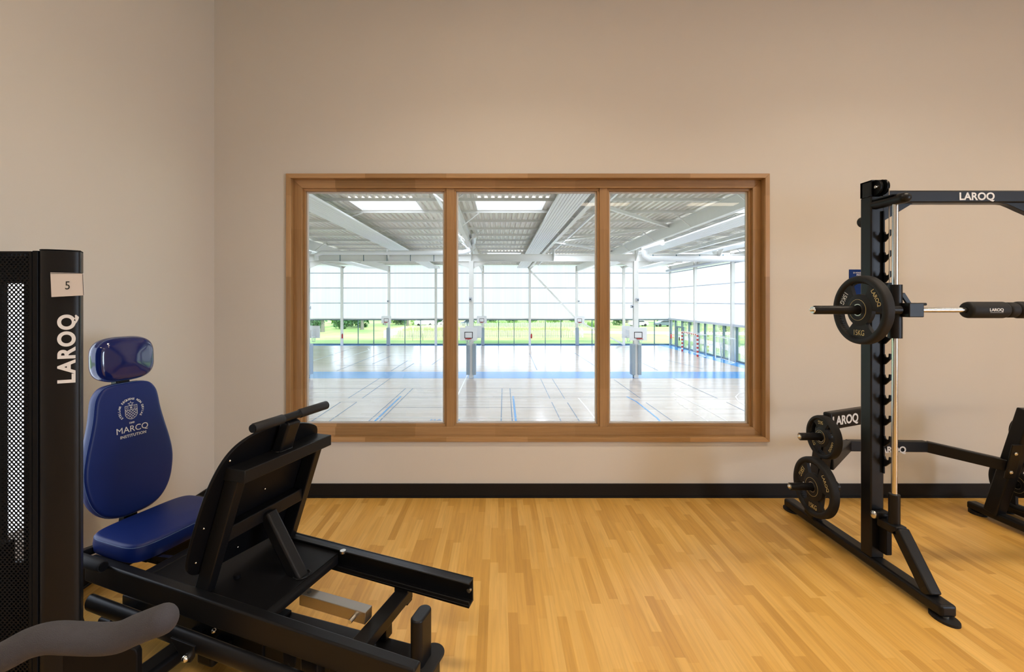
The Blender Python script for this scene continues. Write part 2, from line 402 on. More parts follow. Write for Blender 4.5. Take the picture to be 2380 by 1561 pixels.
g0, g1, h0, h1 = i0+.062, i1-.062, j0+.062, j1-.062
mu = [(1046-1158)/F*(WY+.05), (1403-1158)/F*(WY+.05)]
for x in mu:
    MB().box(x-.030, x+.030, WY+.055, WY+.13, h0-.012, h1+.004).build('mullion', M_woodz, w1, bevel=.003)
xs = [g0, mu[0]-.028, mu[0]+.028, mu[1]-.028, mu[1]+.028, g1]
for k in range(3):
    x0, x1 = xs[2*k], xs[2*k+1]
    for sd in ('top', 'bottom', 'left', 'right'):
        mt = M_woodx if sd in ('top', 'bottom') else M_woodz
        mitre(x0-.001, x1+.001, h0-.001, h1+.001, .020, WY+.066, WY+.12, sd).build('glazing_bead', mt, w1, bevel=.0015)
    q = .020
    mb = MB().box(x0+q, x1-q, WY+.085, WY+.10, h0+q, h0+q+.012).box(x0+q, x1-q, WY+.085, WY+.10, h1-q-.012, h1-q).box(x0+q, x0+q+.012, WY+.085, WY+.10, h0+q+.012, h1-q-.012).box(x1-q-.012, x1-q, WY+.085, WY+.10, h0+q+.012, h1-q-.012)
    mb.build('glazing_seal', M_seal, w1)
    MB().add([(x0+q, WY+.092, h0+q), (x1-q, WY+.092, h0+q), (x1-q, WY+.092, h1-q), (x0+q, WY+.092, h1-q)], [(0, 1, 2, 3)]).build('glass_pane', M_glass, w1, fix=False)
# window in the left wall, behind the weight tower
w2 = sthing('window_2', (LX-.06, (a0+a1)/2, b0))
mb = MB(); mb.box(LX-.10, LX-.03, a0, a0+.05, b0, b1).box(LX-.10, LX-.03, a1-.05, a1, b0, b1).box(LX-.10, LX-.03, a0+.05, a1-.05, b0, b0+.05).box(LX-.10, LX-.03, a0+.05, a1-.05, b1-.05, b1)
mb.build('window_frame', M_hwhite, w2, bevel=.003)
MB().add([(LX-.07, a0+.05, b0+.05), (LX-.07, a1-.05, b0+.05), (LX-.07, a1-.05, b1-.05), (LX-.07, a0+.05, b1-.05)], [(0, 1, 2, 3)]).build('glass_pane', M_glass, w2, fix=False)
w3 = sthing('added_window', (RX+.06, -3, .6))  # unseen window added as the origin of the cool fill light
mb = MB()
for y in (-4.3, -3.03, -1.75): mb.box(RX+.04, RX+.11, y, y+.05, .6, 2.8)
mb.box(RX+.04, RX+.11, -4.25, -1.75, .6, .65).box(RX+.04, RX+.11, -4.25, -1.75, 2.75, 2.8)
mb.build('window_frame', M_hwhite, w3)
MB().add([(RX+.08, -4.3, .6), (RX+.08, -1.7, .6), (RX+.08, -1.7, 2.8), (RX+.08, -4.3, 2.8)], [(0, 1, 2, 3)]).build('glass_pane', M_glass, w3, fix=False)
# ceiling lamps (visible as reflections in the glass)
LAMPLAB = ['linear ceiling lamp mirrored as an orange bar across the second mullion', 'linear ceiling lamp mirrored as an orange bar in the right window light',
 'suspended linear lamp overhead, middle row, above the open floor', 'suspended linear lamp overhead, middle row, above the smith machine side', 'suspended linear lamp right above the viewer, middle row',
 'suspended linear lamp near the back wall above the left mullion', 'suspended linear lamp near the back wall above the smith machine', 'suspended linear lamp near the back wall in the far right corner', 'suspended linear lamp above the perforated tower, near the left wall']
for i, (lx, ly) in enumerate(LAMPS):
    t = thing('linear_lamp', LAMPLAB[i], 'lamp', (lx, ly, LAMP_Z), group='linear ceiling lamps')
    MB().box(lx-.6, lx+.6, ly-.18, ly+.18, LAMP_Z, LAMP_Z+.05).build('housing', M_black2, t)
    MB().box(lx-.58, lx+.58, ly-.16, ly+.16, LAMP_Z-.008, LAMP_Z).build('diffuser', M_lamp, t)
    for sx in (-.5, .5): MB().tube([(lx+sx, ly, LAMP_Z+.05), (lx+sx, ly, CH)], .003, 6).build('cable', M_black2, t)

# ================================================================== sports hall beyond the glass
HZ = -4.25; YF = 60.3; YN = 34.3; RXH = 22.75; LXH = -28.0; DZ = 6.35
COLX = [-20.6+6.19*k for k in range(8)]
# floor
HF0 = 4.0
hf = struct(MB().box(LXH, RXH+.3, HF0, YF+.3, HZ-.3, HZ).build('floor', M_hall)); 
mb = MB()
z = HZ+.003
def rect(mb, x0, x1, y0, y1, zz): mb.add([(x0, y0, zz), (x1, y0, zz), (x1, y1, zz), (x0, y1, zz)], [(0, 1, 2, 3)])
rect(mb, LXH, RXH, 34.0, 37.2, z); rect(mb, LXH, RXH, YF-1.1, YF, z); rect(mb, RXH-1.7, RXH, HF0, 34.0, z); rect(mb, RXH-1.7, RXH, 37.2, YF-1.1, z)
b = mb.build('blue_border', M_hblue, fix=False); b.parent = hf
def fl(px, py): # floor point from the photograph
    Y = F*(1.5-HZ)/(py-700); return Vector(((px-1158)/F*Y, Y, 0))
def z3(x, y): return (660+x/4.103, 700+y/4.103)
def z4(x, y): return (1220+x/4.103, 700+y/4.103)
def line(mb, pts, w, zz):
    pts = [fl(*p) for p in pts]
    for a, b in zip(pts, pts[1:]):
        d = (b-a).normalized(); n = Vector((-d.y, d.x, 0))*w*.4
        vs = [a-n, b-n, b+n, a+n]; mb.add([(v.x, v.y, zz) for v in vs], [(0, 1, 2, 3)])
lb, lw, ld = MB(), MB(), MB()
for a, c in [((540, 960), (245, 1155)), ((695, 960), (415, 1155)), ((910, 735), (610, 925)), ((1015, 735), (745, 925)), ((1160, 830), (780, 1168)), ((1230, 830), (885, 1168)), ((2080, 830), (2070, 1175)), ((2155, 830), (2180, 1175))]:
    line(ld, [z3(*a), z3(*c)], .07, HZ+.006)
line(lb, [z3(1115, 905), z3(840, 1168)], .13, HZ+.006); line(lb, [z3(2185, 905), z3(2215, 1175)], .13, HZ+.006)
line(ld, [z3(205, 830), z4(2125, 830)], .05, HZ+.005); line(ld, [z3(960, 1011), z4(300, 1011)], .05, HZ+.005); line(ld, [z3(205, 912), z4(2125, 912)], .05, HZ+.005)
line(ld, [z3(540, 960), z3(695, 960)], .05, HZ+.005)
line(lw, [z3(205, 1108), z4(690, 1115)], .07, HZ+.007); line(lw, [z3(205, 922), z4(1100, 925)], .05, HZ+.007); line(lw, [z3(205, 868), z4(1400, 872)], .05, HZ+.007)
line(lw, [z3(1885, 415), z3(1525, 1175)], .10, HZ+.008)
for a, c in [((150, 738), (240, 930)), ((260, 738), (380, 930)), ((255, 960), (360, 1175)), ((405, 965), (540, 1175)), ((850, 745), (1105, 928)), ((1415, 735), (1835, 925)), ((1155, 965), (1445, 1168)), ((1920, 960), (2125, 1060))]:
    line(ld, [z4(*a), z4(*c)], .06, HZ+.006)
line(lb, [z4(970, 908), z4(1060, 955), z4(1170, 1040), z4(1260, 1112), z4(1312, 1172)], .11, HZ+.0065)
line(lw, [z4(510, 922), z4(600, 1030), z4(690, 1145)], .09, HZ+.008)
line(lw, [z4(1430, 880), z4(1700, 1015), z4(1970, 1165)], .07, HZ+.008)
line(lw, [z4(2125, 860), z4(2040, 880), z4(2010, 910), z4(2040, 955), z4(2125, 1005)], .09, HZ+.008)
arc = [z4(*p) for p in [(1565, 790), (1480, 820), (1430, 860), (1425, 920), (1470, 975), (1560, 1030), (1680, 1100), (1780, 1165)]]
for a, c in zip(arc, arc[1:]):
    for k in range(0, 4, 2):
        p = tuple(a[i]+(c[i]-a[i])*k/4 for i in (0, 1)); q = tuple(a[i]+(c[i]-a[i])*(k+1.2)/4 for i in (0, 1)); line(lw, [p, q], .09, HZ+.008)
line(lw, [z3(250, 445), z3(480, 448), z3(524, 468), z3(470, 510), z3(250, 575)], .12, HZ+.008)
line(lw, [z3(450, 585), z3(700, 500), z3(815, 465), z3(800, 450)], .12, HZ+.008)
for a, c in [((500, 665), (960, 480)), ((1020, 665), (1180, 565)), ((1125, 665), (1240, 590)), ((840, 600), (1020, 520)), ((1410, 605), (1530, 520)), ((250, 575), (750, 415)), ((500, 608), (1100, 612))]:
    line(ld, [z3(*a), z3(*c)], .10, HZ+.006)
for a, c in [((470, 490), (690, 630)), ((1060, 560), (1270, 660)), ((1350, 560), (1700, 645)), ((45, 500), (115, 655))]:
    line(ld, [z4(*a), z4(*c)], .10, HZ+.006)
for m_, mt, nm in ((lb, M_lblue, 'blue_court_lines'), (lw, M_lwhite, 'white_court_lines'), (ld, M_ldark, 'dark_court_lines')):
    o = m_.build(nm, mt, fix=False); o.parent = hf
# painted club name on the hall floor
q = fl(1035, 976)
text('MARCQ', .36, M_lblue, None, frame((q.x, q.y, HZ+.009), (1, 0, 0), (0, 1, 0)), 'floor_lettering', bold=.0, extrude=0, spacing=1.25).parent = hf

# roof deck in bays between purlins, with skylight openings
PUR = [10.0+2.85*k for k in range(18)]
SKY = {4: [(-7.2, -4.0), (-1.1, 2.3), (11.6, 15.0)], 12: [(-19.5, -16.2), (-7.2, -4.0), (-1.1, 2.3), (11.6, 15.0), (17.5, 20.8)], 13: [(5.2, 8.4)], 0: [(-7.2, -4.0), (5.2, 8.4)]}
mb = MB(); P0 = .32
nrib = int((RXH-LXH)/P0)
for k in range(len(PUR)):
    y0 = PUR[k]; y1 = PUR[k+1] if k+1 < len(PUR) else YF+.2
    for i in range(nrib):
        x = LXH+i*P0
        if any(a-.1 < x+P0/2 < c+.1 for a, c in SKY.get(k, [])): continue
        pr = [(0, DZ), (.13, DZ), (.17, DZ+.09), (.28, DZ+.09), (.32, DZ)]
        vs = []
        for px_, pz in pr: vs += [(x+px_, y0, pz), (x+px_, y1, pz)]
        mb.add(vs, [(2*j, 2*j+1, 2*j+3, 2*j+2) for j in range(4)])
        mb.add([(x, y0, DZ+.10), (x+P0, y0, DZ+.10), (x+P0, y1, DZ+.10), (x, y1, DZ+.10)], [(0, 1, 2, 3)])
struct(mb.build('ceiling', M_deck, fix=False))
struct(MB().box(LXH, RXH, HF0, PUR[0], DZ, DZ+.1).build('ceiling', M_hwhite))
for k, y in enumerate(PUR):
    struct(MB().box(LXH, RXH, y-.04, y+.04, DZ-.14, DZ).build('trim_purlin', M_hwhite))
for k, lst in SKY.items():
    for a, c in lst:
        s_ = sthing('window_skylight', ((a+c)/2, PUR[k]+1.4, DZ))
        y0, y1 = PUR[k]+.05, PUR[k+1]-.05
        MB().box(a, c, y0, y1, DZ+.30, DZ+.33).build('skylight_dome', M_skyl, s_)
        m2 = MB(); m2.box(a-.05, a, y0, y1, DZ-.02, DZ+.3).box(c, c+.05, y0, y1, DZ-.02, DZ+.3).box(a, c, y0, y0+.04, DZ-.02, DZ+.3).box(a, c, y1-.04, y1, DZ-.02, DZ+.3)
        m2.build('curb', M_hwhite, s_)
# depth beams with haunches
def ibeam(mb, x, y0, y1, zb, zt, w=.22):
    mb.box(x-w/2, x+w/2, y0, y1, zb, zb+.03).box(x-w/2, x+w/2, y0, y1, zt-.03, zt).box(x-.012, x+.012, y0, y1, zb+.03, zt-.03)
for x in COLX:
    mb = MB(); ibeam(mb, x, HF0, YF, (5.42 if x in COLX[1::2] else 5.88), 6.15, .24)
    for s_ in (-1, 1):   # fly braces to the purlins
        for k in (3, 5, 7, 9, 11, 13): mb.bar((x+s_*.05, PUR[k], (5.45 if x in COLX[1::2] else 5.9)), (x+s_*1.0, PUR[k], DZ-.15), .05, .05)
    struct(mb.build('trim_roof_beam', M_hwhite, fix=False))
# cross beam over the middle column line
mb = MB(); zb, zt = 4.50, 5.05
mb.box(LXH, RXH, YN-.15, YN+.15, zb, zb+.03).box(LXH, RXH, YN-.15, YN+.15, zt-.03, zt).box(LXH, RXH, YN-.012, YN+.012, zb+.03, zt-.03)
struct(mb.build('trim_cross_beam', M_hwhite, fix=False))
MIDC = [COLX[1], COLX[3], COLX[5]]
for x in COLX:
    mb = MB()
    if x in MIDC:
        for s_ in (-1, 1): mb.prism([(0, 0), (s_*1.35, 0), (0, -.62)], -.02, .02, mat=frame((x, YN, zb), (1, 0, 0), (0, 0, 1)))
    mb.box(x-.1, x+.1, YN-.1, YN+.1, zt, 5.32)
    for s_ in (-1, 1): mb.prism([(0, 0), (s_*.9, 0), (0, -.9)], -.02, .02, mat=frame((x, YN, 5.35), (0, 1, 0), (0, 0, 1)))
    struct(mb.build('trim_beam_bracket', M_hwhite, fix=False))
# roof wind bracing
mb = MB(); zz = 6.05
xa, xb = COLX[4], COLX[5]
zig = [(xa, 20.8), (xb, 27.7), (xa, 34.6), (xb, 41.5), (xa, 48.4)]
for a, c in zip(zig, zig[1:]): mb.bar((*a, zz), (*c, zz), .16, .16)
struct(mb.build('trim_wind_bracing', M_hwhite))
struct(MB().bar((xa, YF-.5, 5.6), (xb, YF-.5, -.9), .2, .2).build('trim_wall_bracing', M_hwhite))
struct(MB().bar((xb, YF-.5, -1.0), (COLX[6], YF-.5, HZ+.05), .2, .2).build('trim_wall_bracing', M_hwhite))
# columns
def hsec(mb, x, y, z0, z1, w=.34, along='x'):
    if along == 'x': mb.box(x-w/2, x-w/2+.03, y-w/2, y+w/2, z0, z1).box(x+w/2-.03, x+w/2, y-w/2, y+w/2, z0, z1).box(x-w/2+.03, x+w/2-.03, y-.015, y+.015, z0, z1)
    else: mb.box(x-w/2, x+w/2, y-w/2, y-w/2+.03, z0, z1).box(x-w/2, x+w/2, y+w/2-.03, y+w/2, z0, z1).box(x-.015, x+.015, y-w/2+.03, y+w/2-.03, z0, z1)
names = {0: 'left of the window', 1: 'behind the middle light', 2: 'behind the right light'}
for i, x in enumerate(MIDC):
    c_ = thing('steel_column', ['white steel hall column at the left edge of the glass with padded foot', 'white steel hall column behind the middle window light with padded foot', 'thick white hall column in the right window light with padded foot'][i], 'column', (x, YN, HZ), group='padded middle columns')
    m = MB(); hsec(m, x, YN, HZ, 4.5, .34, 'y'); m.build('shaft', M_hwhite, c_, fix=False)
    MB().box(x-.36, x-.10, YN-.30, YN+.30, HZ+.25, HZ+2.55).build('padding', M_pad, c_, bevel=.03)
    MB().box(x+.10, x+.36, YN-.30, YN+.30, HZ+.25, HZ+2.55).build('padding', M_pad, c_, bevel=.03)
for i, x in enumerate(COLX):
    lab = ['slim white column in the far hall wall, leftmost behind the left window light', 'far hall wall column carrying the leftmost far backboard', 'bare slim far wall column just left of the first mullion', 'far wall column with the middle far backboard', 'bare far wall column where the diagonal brace starts', 'far wall column with the rightmost far backboard', 'bare far wall column right of the second mullion, at the brace foot', 'blue-white corner column where the two far hall walls meet'][i]
    c_ = thing('wall_column', lab, 'column', (x, YF-.25, HZ), group='far wall columns')
    m = MB(); hsec(m, x, YF-.3, HZ, 6.15, .30, 'y'); m.build('shaft', M_hwhite, c_, fix=False)
    if i in (1, 3, 5): MB().box(x-.22, x+.22, YF-.78, YF-.45, HZ+.05, HZ+2.3).build('padding', M_pad, c_, bevel=.03)
    if i not in (1, 3, 5):
        for s_ in (-1, 1): MB().prism([(0, 0), (s_*.55, 0), (0, -.5)], -.02, .02, mat=frame((x, YF-.3, 6.12), (1, 0, 0), (0, 0, 1))).build('haunch', M_hwhite, c_, fix=False)
SIDEY = [52.0, 43.7, 35.4, 27.1, 18.8, 10.5]
for i, y in enumerate(SIDEY[:2]):
    c_ = thing('wall_column', ['pale column in the glazed side wall, next after the hall corner', 'pale side wall column nearest the right edge of the glass', 'third', 'fourth', 'fifth', 'sixth'][i], 'column', (RXH-.25, y, HZ), group='side wall columns')
    m = MB(); hsec(m, RXH-.25, y, HZ, 6.15, .32, 'y'); m.build('shaft', M_hwhite, c_, fix=False)
# far wall: translucent cladding, rails, glazing
ZT = -.70; ZTs = -.95
wf = sthing('wall_far', (0, YF, HZ))
MB().add([(LXH, YF, ZT), (RXH, YF, ZT), (RXH, YF, 6.6), (LXH, YF, 6.6)], [(0, 1, 2, 3)]).build('translucent_cladding', M_poly, wf, fix=False)
for zz in (5.22, 3.27, 1.27): MB().box(LXH, RXH, YF-.12, YF-.02, zz-.05, zz+.05).build('cladding_rail', M_rail, wf, fix=False)
MB().box(LXH, RXH, YF-.2, YF+.1, ZT-.16, ZT).build('cladding_sill', M_hwhite, wf)
MB().box(LXH, RXH, YF-.15, YF+.05, ZT-.30, ZT-.16).build('glazing_head', M_mull, wf)
mb = MB()
for i in range(7):
    for k in (1, 2): x = COLX[i]+6.19*k/3; MB().box(x-.045, x+.045, YF-.12, YF+.02, HZ+.16, ZT-.3).build('mullion', M_mull, wf, fix=False)
MB().box(LXH, RXH, YF-.12, YF+.05, HZ, HZ+.16).build('glazing_sill', M_mull, wf, fix=False)
MB().add([(LXH, YF, HZ), (RXH, YF, HZ), (RXH, YF, ZT), (LXH, YF, ZT)], [(0, 1, 2, 3)]).build('glass_pane', M_hglass, wf, fix=False)
wr = sthing('wall_hall_right', (RXH, 30, HZ))
MB().add([(RXH, HF0, ZT), (RXH, YF, ZT), (RXH, YF, 6.6), (RXH, HF0, 6.6)], [(0, 1, 2, 3)]).build('translucent_cladding', M_poly, wr, fix=False)
for zz in (5.22, 3.27, 1.27): MB().box(RXH-.12, RXH-.02, HF0, YF, zz-.06, zz+.06).build('cladding_rail', M_rail, wr, fix=False)
MB().box(RXH-.30, RXH+.1, HF0, YF, ZT-.22, ZT).build('cladding_sill', M_rail, wr)
mb = MB()
for y0 in SIDEY[:4]+[SIDEY[0]+8.3]:
    for k in (1, 2, 3): MB().box(RXH-.16, RXH+.02, y0-8.3*k/4-.07, y0-8.3*k/4+.07, HZ+.14, ZT-.2).build('mullion', M_mull, wr, fix=False)
    MB().box(RXH-.16, RXH+.02, y0-.55, y0-.35, HZ+.14, ZT-.2).build('mullion', M_mull, wr, fix=False)
MB().box(RXH-.12, RXH+.05, HF0, YF, HZ, HZ+.14).build('glazing_sill', M_mull, wr, fix=False)
MB().add([(RXH, HF0, HZ), (RXH, YF, HZ), (RXH, YF, ZT), (RXH, HF0, ZT)], [(0, 1, 2, 3)]).build('glass_pane', M_hglass, wr, fix=False)
# glazed door in the side wall
d_ = sthing('door_1', (RXH-.1, 56.6, HZ))
m = MB(); 
for y in (55.6, 57.5): m.box(RXH-.22, RXH-.05, y-.09, y+.09, HZ, HZ+2.6)
m.box(RXH-.22, RXH-.05, 55.6, 57.5, HZ+2.45, HZ+2.65); m.build('door_frame', M_mull, d_, fix=False)
MB().box(RXH-.30, RXH-.22, 56.5, 56.6, HZ+.9, HZ+1.3).build('door_handle', M_black2, d_)
wl = sthing('wall_hall_left', (LXH, 30, HZ))
MB().add([(LXH, HF0, ZT), (LXH, YF, ZT), (LXH, YF, 6.6), (LXH, HF0, 6.6)], [(0, 1, 2, 3)]).build('translucent_cladding', M_poly, wl, fix=False)
MB().add([(LXH, HF0, HZ), (LXH, YF, HZ), (LXH, YF, ZT), (LXH, HF0, ZT)], [(0, 1, 2, 3)]).build('glass_pane', M_hglass, wl, fix=False)
m = MB().box(LXH, LX-.15, WY+.3, HF0, HZ, DZ+.1).box(RX+.15, RXH, WY+.3, HF0, HZ, DZ+.1).box(LX-.15, RX+.15, WY+.32, HF0, HZ, -.3).box(LX-.15, RX+.15, WY+.32, HF0, CH+.25, DZ+.1)
struct(m.build('wall_hall_near', M_hwhite, fix=False))
# rainwater pipes along the cross beam
def pipe(name, pts, r, label):
    t = thing(name, label, 'pipe', pts[0], group='hall ceiling pipes')
    MB().tube(pts, r, 12).build('pipe_run', M_duct, t)
    return t
t = pipe('white_pipe', [(COLX[1]+.9, YN-.45, 4.55), (COLX[1]+.9, YN-.45, 4.95), (COLX[1]+1.3, YN-.45, 5.12), (COLX[3]-.6, YN-.45, 5.12), (COLX[3]+.0, YN-.45, 5.3), (COLX[3]+.2, YN-.5, 5.9), (COLX[3]+.35, YN-3, 6.0)], .17, 'white pipe running above the beam across the left window light')
for k in range(6): x = COLX[1]+2.6+k*1.75; MB().bar((x, YN-.3, 5.0), (x, YN-.3, 4.5), .05, .05).build('pipe_hanger', M_mull, t)
t = pipe('white_pipe', [(COLX[5]+1.1, YN-2.5, 5.62), (COLX[5]+.5, YN-.5, 5.45), (COLX[5]+.55, YN-.45, 4.9), (COLX[5]+.9, YN-.45, 4.66), (RXH-.3, YN-.45, 4.66)], .22, 'white pipe with an elbow under the beam in the right window light')
for k in range(7): x = COLX[5]+1.2+k*1.75; MB().bar((x, YN-.3, 5.0), (x, YN-.3, 4.45), .06, .06).build('pipe_hanger', M_mull, t)
struct(MB().tube([(RXH-.6, HF0, 5.5), (RXH-.6, YF-.4, 5.5)], .14, 10).build('trim_side_pipe', M_rail))
# radiant heating panels under alternate beams
def radiant(x0, x1, y0, y1, z, label):
    t = thing('radiant_panel', label, 'heater', ((x0+x1)/2, y0, z), group='white radiant ceiling panels')
    m = MB(); n = 9; wd = (x1-x0)/n
    for i in range(n):
        a = x0+i*wd; vs = []
        for u, h in ((0, 0), (.12, .035), (.88, .035), (1, 0)): vs += [(a+u*wd, y0, z-h+.05), (a+u*wd, y1, z-h+.05)]
        m.add(vs, [(2*j, 2*j+1, 2*j+3, 2*j+2) for j in range(3)])
    m.box(x0, x1, y0, y1, z+.052, z+.10)
    m.build('finned_panel', M_panel, t, fix=False)
    for y in [y0+3+5*k for k in range(int((y1-y0)/5))]:
        m = MB()
        for x in (x0+.1, x1-.1): m.bar((x, y, z+.1), ((x0+x1)/2, y, 5.875 if x0 < 0 or x0 == 17.9 else DZ-.1), .012, .012)
        m.build('suspension_wire', M_mull, t)
radiant(-9.0, -7.55, 12, 59.2, 5.75, 'long white ribbed radiant panel crossing the left window light')
radiant(2.45, 3.75, 12, 59.2, 5.80, 'long white ribbed radiant panel in the middle window light')
radiant(12.2, 13.7, 12, 59.2, 5.75, 'long white radiant panel hanging in the right window light')
radiant(-17.3, -15.9, 12, 59.2, 5.75, 'white radiant panel end seen beneath the beam at far left')
radiant(17.9, 19.3, 12, 59.2, 5.75, 'white radiant panel beside the glazed side wall')
# light tracks
for i, (x, z) in enumerate([(-2.75, DZ-.26), (5.1, DZ-.26), (10.9, DZ-.26)]):
    tag(MB().box(x-.05, x+.05, 12, 58, z, z+.12).build('light_track', M_duct), ['thin white light track beside the beam at the first mullion', 'thin white light track right of the middle radiant panel', 'thin white light track left of the right-hand radiant panel'][i], 'light track', 'light tracks')

# basketball backboards
def make_hoop(sc=1.0):
    t = thing('basketball_hoop', '', 'basketball hoop', (0, 0, 0), group='hall basketball hoops')
    W, H = 1.28*sc, .95*sc
    MB().box(-W/2, W/2, -.03, 0, 2.90, 2.90+H).build('backboard', M_board, t, bevel=.005)
    m = MB(); a, b_, z0 = .30, .045, 3.06
    m.box(-a, a, -.042, -.032, z0, z0+b_).box(-a, a, -.042, -.032, z0+.42, z0+.42+b_).box(-a, -a+b_, -.042, -.032, z0, z0+.42).box(a-b_, a, -.042, -.032, z0, z0+.42)
    m.build('target_square', M_ink, t)
    R = .225; m = MB(); m.tube([(R*math.cos(u), -.37+R*math.sin(u), 3.05) for u in [2*PI*k/20 for k in range(21)]], .022, 6, caps=False)
    m.box(-.09, .09, -.15, -.03, 2.98, 3.07); m.build('rim', M_red, t)
    m = MB()
    for k in range(12):
        u = 2*PI*k/12; v = u+PI/12
        m.tube([(R*math.cos(u), -.37+R*math.sin(u), 3.04), (.15*math.cos(v), -.37+.15*math.sin(v), 2.8), (.12*math.cos(u), -.37+.12*math.sin(u), 2.6)], .008, 4)
    for rr, zz in ((.15, 2.8), (.12, 2.6)): m.tube([(rr*math.cos(2*PI*k/16), -.37+rr*math.sin(2*PI*k/16), zz) for k in range(17)], .008, 4, caps=False)
    m.build('net', M_net, t)
    m = MB(); m.box(-.3, -.24, 0, .8, 3.0, 3.06).box(.24, .3, 0, .8, 3.0, 3.06).box(-.3, -.24, 0, .8, 3.5, 3.56).box(.24, .3, 0, .8, 3.5, 3.56).box(-.3, .3, .75, .8, 3.0, 3.56)
    m.build('bracket', M_hwhite, t, fix=False)
    return t
h0_ = make_hoop(); h0_.location = (MIDC[1]-.13, YN-1.1, HZ); h0_['label'] = 'white backboard with red rim on the column in the middle window light'
for x, y, r, lab in [(MIDC[2]-.15, YN-1.1, 0, 'white backboard with red rim on the column in the right window light'),
                     (MIDC[1]+.1, YN+1.1, PI, 'white backboard seen from behind, behind the one in the middle light'),
                     (MIDC[2]-.1, YN+1.1, PI, 'white backboard seen from behind, left of the one in the right light'),
                     (MIDC[0]-.1, YN+1.1, PI, 'white backboard seen from behind at the left edge of the glass'),
                     (COLX[1]-.1, YF-1.3, 0, 'small far backboard in the left window light'),
                     (COLX[3]-.1, YF-1.3, 0, 'small far backboard right of the first mullion'),
                     (COLX[5]+.1, YF-1.75, 0, 'small far backboard left of the second mullion')]:
    dup(h0_, (x, y, HZ), lab, rot=(0, 0, r))
# speakers / camera boxes on columns
def spk(x, y, z, lab):
    t = thing('wall_speaker', lab, 'speaker', (x, y, z), group='grey units on hall columns')
    MB().box(x-.10, x+.10, y-.25, y-.02, z, z+.24).build('housing', M_rail, t, bevel=.02)
    MB().tube([(x, y-.28, z+.1), (x, y-.25, z+.1)], .05, 12).build('lens', M_ink, t)
spk(MIDC[1]-.05, YN-.17, 1.55, 'small grey unit high on the column in the middle light'); spk(MIDC[2]+.05, YN-.17, 1.5, 'small grey unit high on the thick column in the right light')
spk(MIDC[2]-.35, YN-.17, 1.0, 'grey speaker below the small unit on the right column'); spk(COLX[1]-.05, YF-.5, 1.4, 'grey speaker on the far column in the left light'); spk(COLX[5]+.2, YF-.5, 1.4, 'grey speaker on the far column left of the second mullion')
spk(MIDC[0]+.3, YN-.17, .9, 'grey speaker on the column at the left glass edge')
# fire extinguishers
def ext(x, y, lab):
    t = thing('fire_extinguisher', lab, 'fire extinguisher', (x, y, HZ+.9), group='hall fire extinguishers')
    MB().tube([(x, y, HZ+.9), (x, y, HZ+1.4), (x, y, HZ+1.48)], [.10, .10, .04], 12).build('cylinder_body', M_red, t)
    MB().tube([(x, y, HZ+1.48), (x, y, HZ+1.58)], .03, 8).build('valve', M_black2, t)
ext(COLX[7]-.12, YF-.75, 'red extinguisher on the corner column of the hall'); ext(COLX[0]+.15, YF-.6, 'red extinguisher on the far column in the left light'); ext(COLX[4]+.2, YF-.6, 'red extinguisher on the far column in the middle light')
# handball goals near the side wall
def goal(xa, ya, xb, yb, dx, lab, bands=True):
    t = thing('handball_goal', lab, 'goal', (xa, ya, HZ), group='goals by the side wall')
    h = 2.25; A = Vector((xa, ya, HZ)); B = Vector((xb, yb, HZ)); D = Vector((dx, .0, 0)); U = Vector((0, 0, 1))
    for nm, p, q_ in (('post', A, A+U*h), ('post', B, B+U*h), ('crossbar', A+U*h, B+U*h)):
        MB().bar(p, q_, *((.15, .15) if bands else (.07, .07)), up=(0, 1, 0) if nm == 'post' else (0, 0, 1)).build(nm, (M_stripz if nm == 'post' else M_stripy) if bands else M_board, t)
    m = MB()
    for Q in (A, B):
        m.tube([Q+U*h, Q+U*h+D*.7, Q+D], .04, 6); m.tube([Q, Q+D], .04, 6); m.tube([Q+U*h, Q+U*h+D, Q+D], .035, 6)
    m.tube([A+D, B+D], .04, 6); m.tube([A+U*h+D, B+U*h+D], .03, 6)
    m.build('goal_frame', M_duct, t)
    m = MB()
    for k in range(1, 16):
        u = k/16; p = A+(B-A)*u; m.tube([p+U*h+D*.7, p+D], .008, 3)
        m.tube([A+U*h*u+D*(.7+.3*(1-u)), B+U*h*u+D*(.7+.3*(1-u))], .008, 3)
    m.build('net', M_net, t)
goal(21.25, 52.6, 20.75, 47.4, .9, 'red and white striped goal standing by the glazed side wall')
goal(21.9, 45.9, 21.5, 42.4, .6, 'bare white goal frame standing nearer than the striped goal', False)
# ================================================================== outside
GZ = HZ-.05
g_ = MB(); n = 30
g_.box(-160, 160, YF+.4, 230, GZ-.3, GZ).box(RXH+.4, 160, -40, YF+.4, GZ-.3, GZ).box(-160, LXH-.4, -40, YF+.4, GZ-.3, GZ)
struct(g_.build('ground', M_grass, fix=False))
tag(MB().add([(8, 84, GZ+.02), (60, 74, GZ+.02), (60, 84, GZ+.02), (8, 90, GZ+.02)], [(0, 1, 2, 3)]).add([(RXH+1.6, 20, GZ+.02), (RXH+5, 20, GZ+.02), (RXH+9, 75, GZ+.02), (RXH+6, 78, GZ+.02)], [(0, 1, 2, 3)]).build('gravel_path', M_path, fix=False), 'pale gravel path crossing the meadow outside the right part of the hall', 'path')
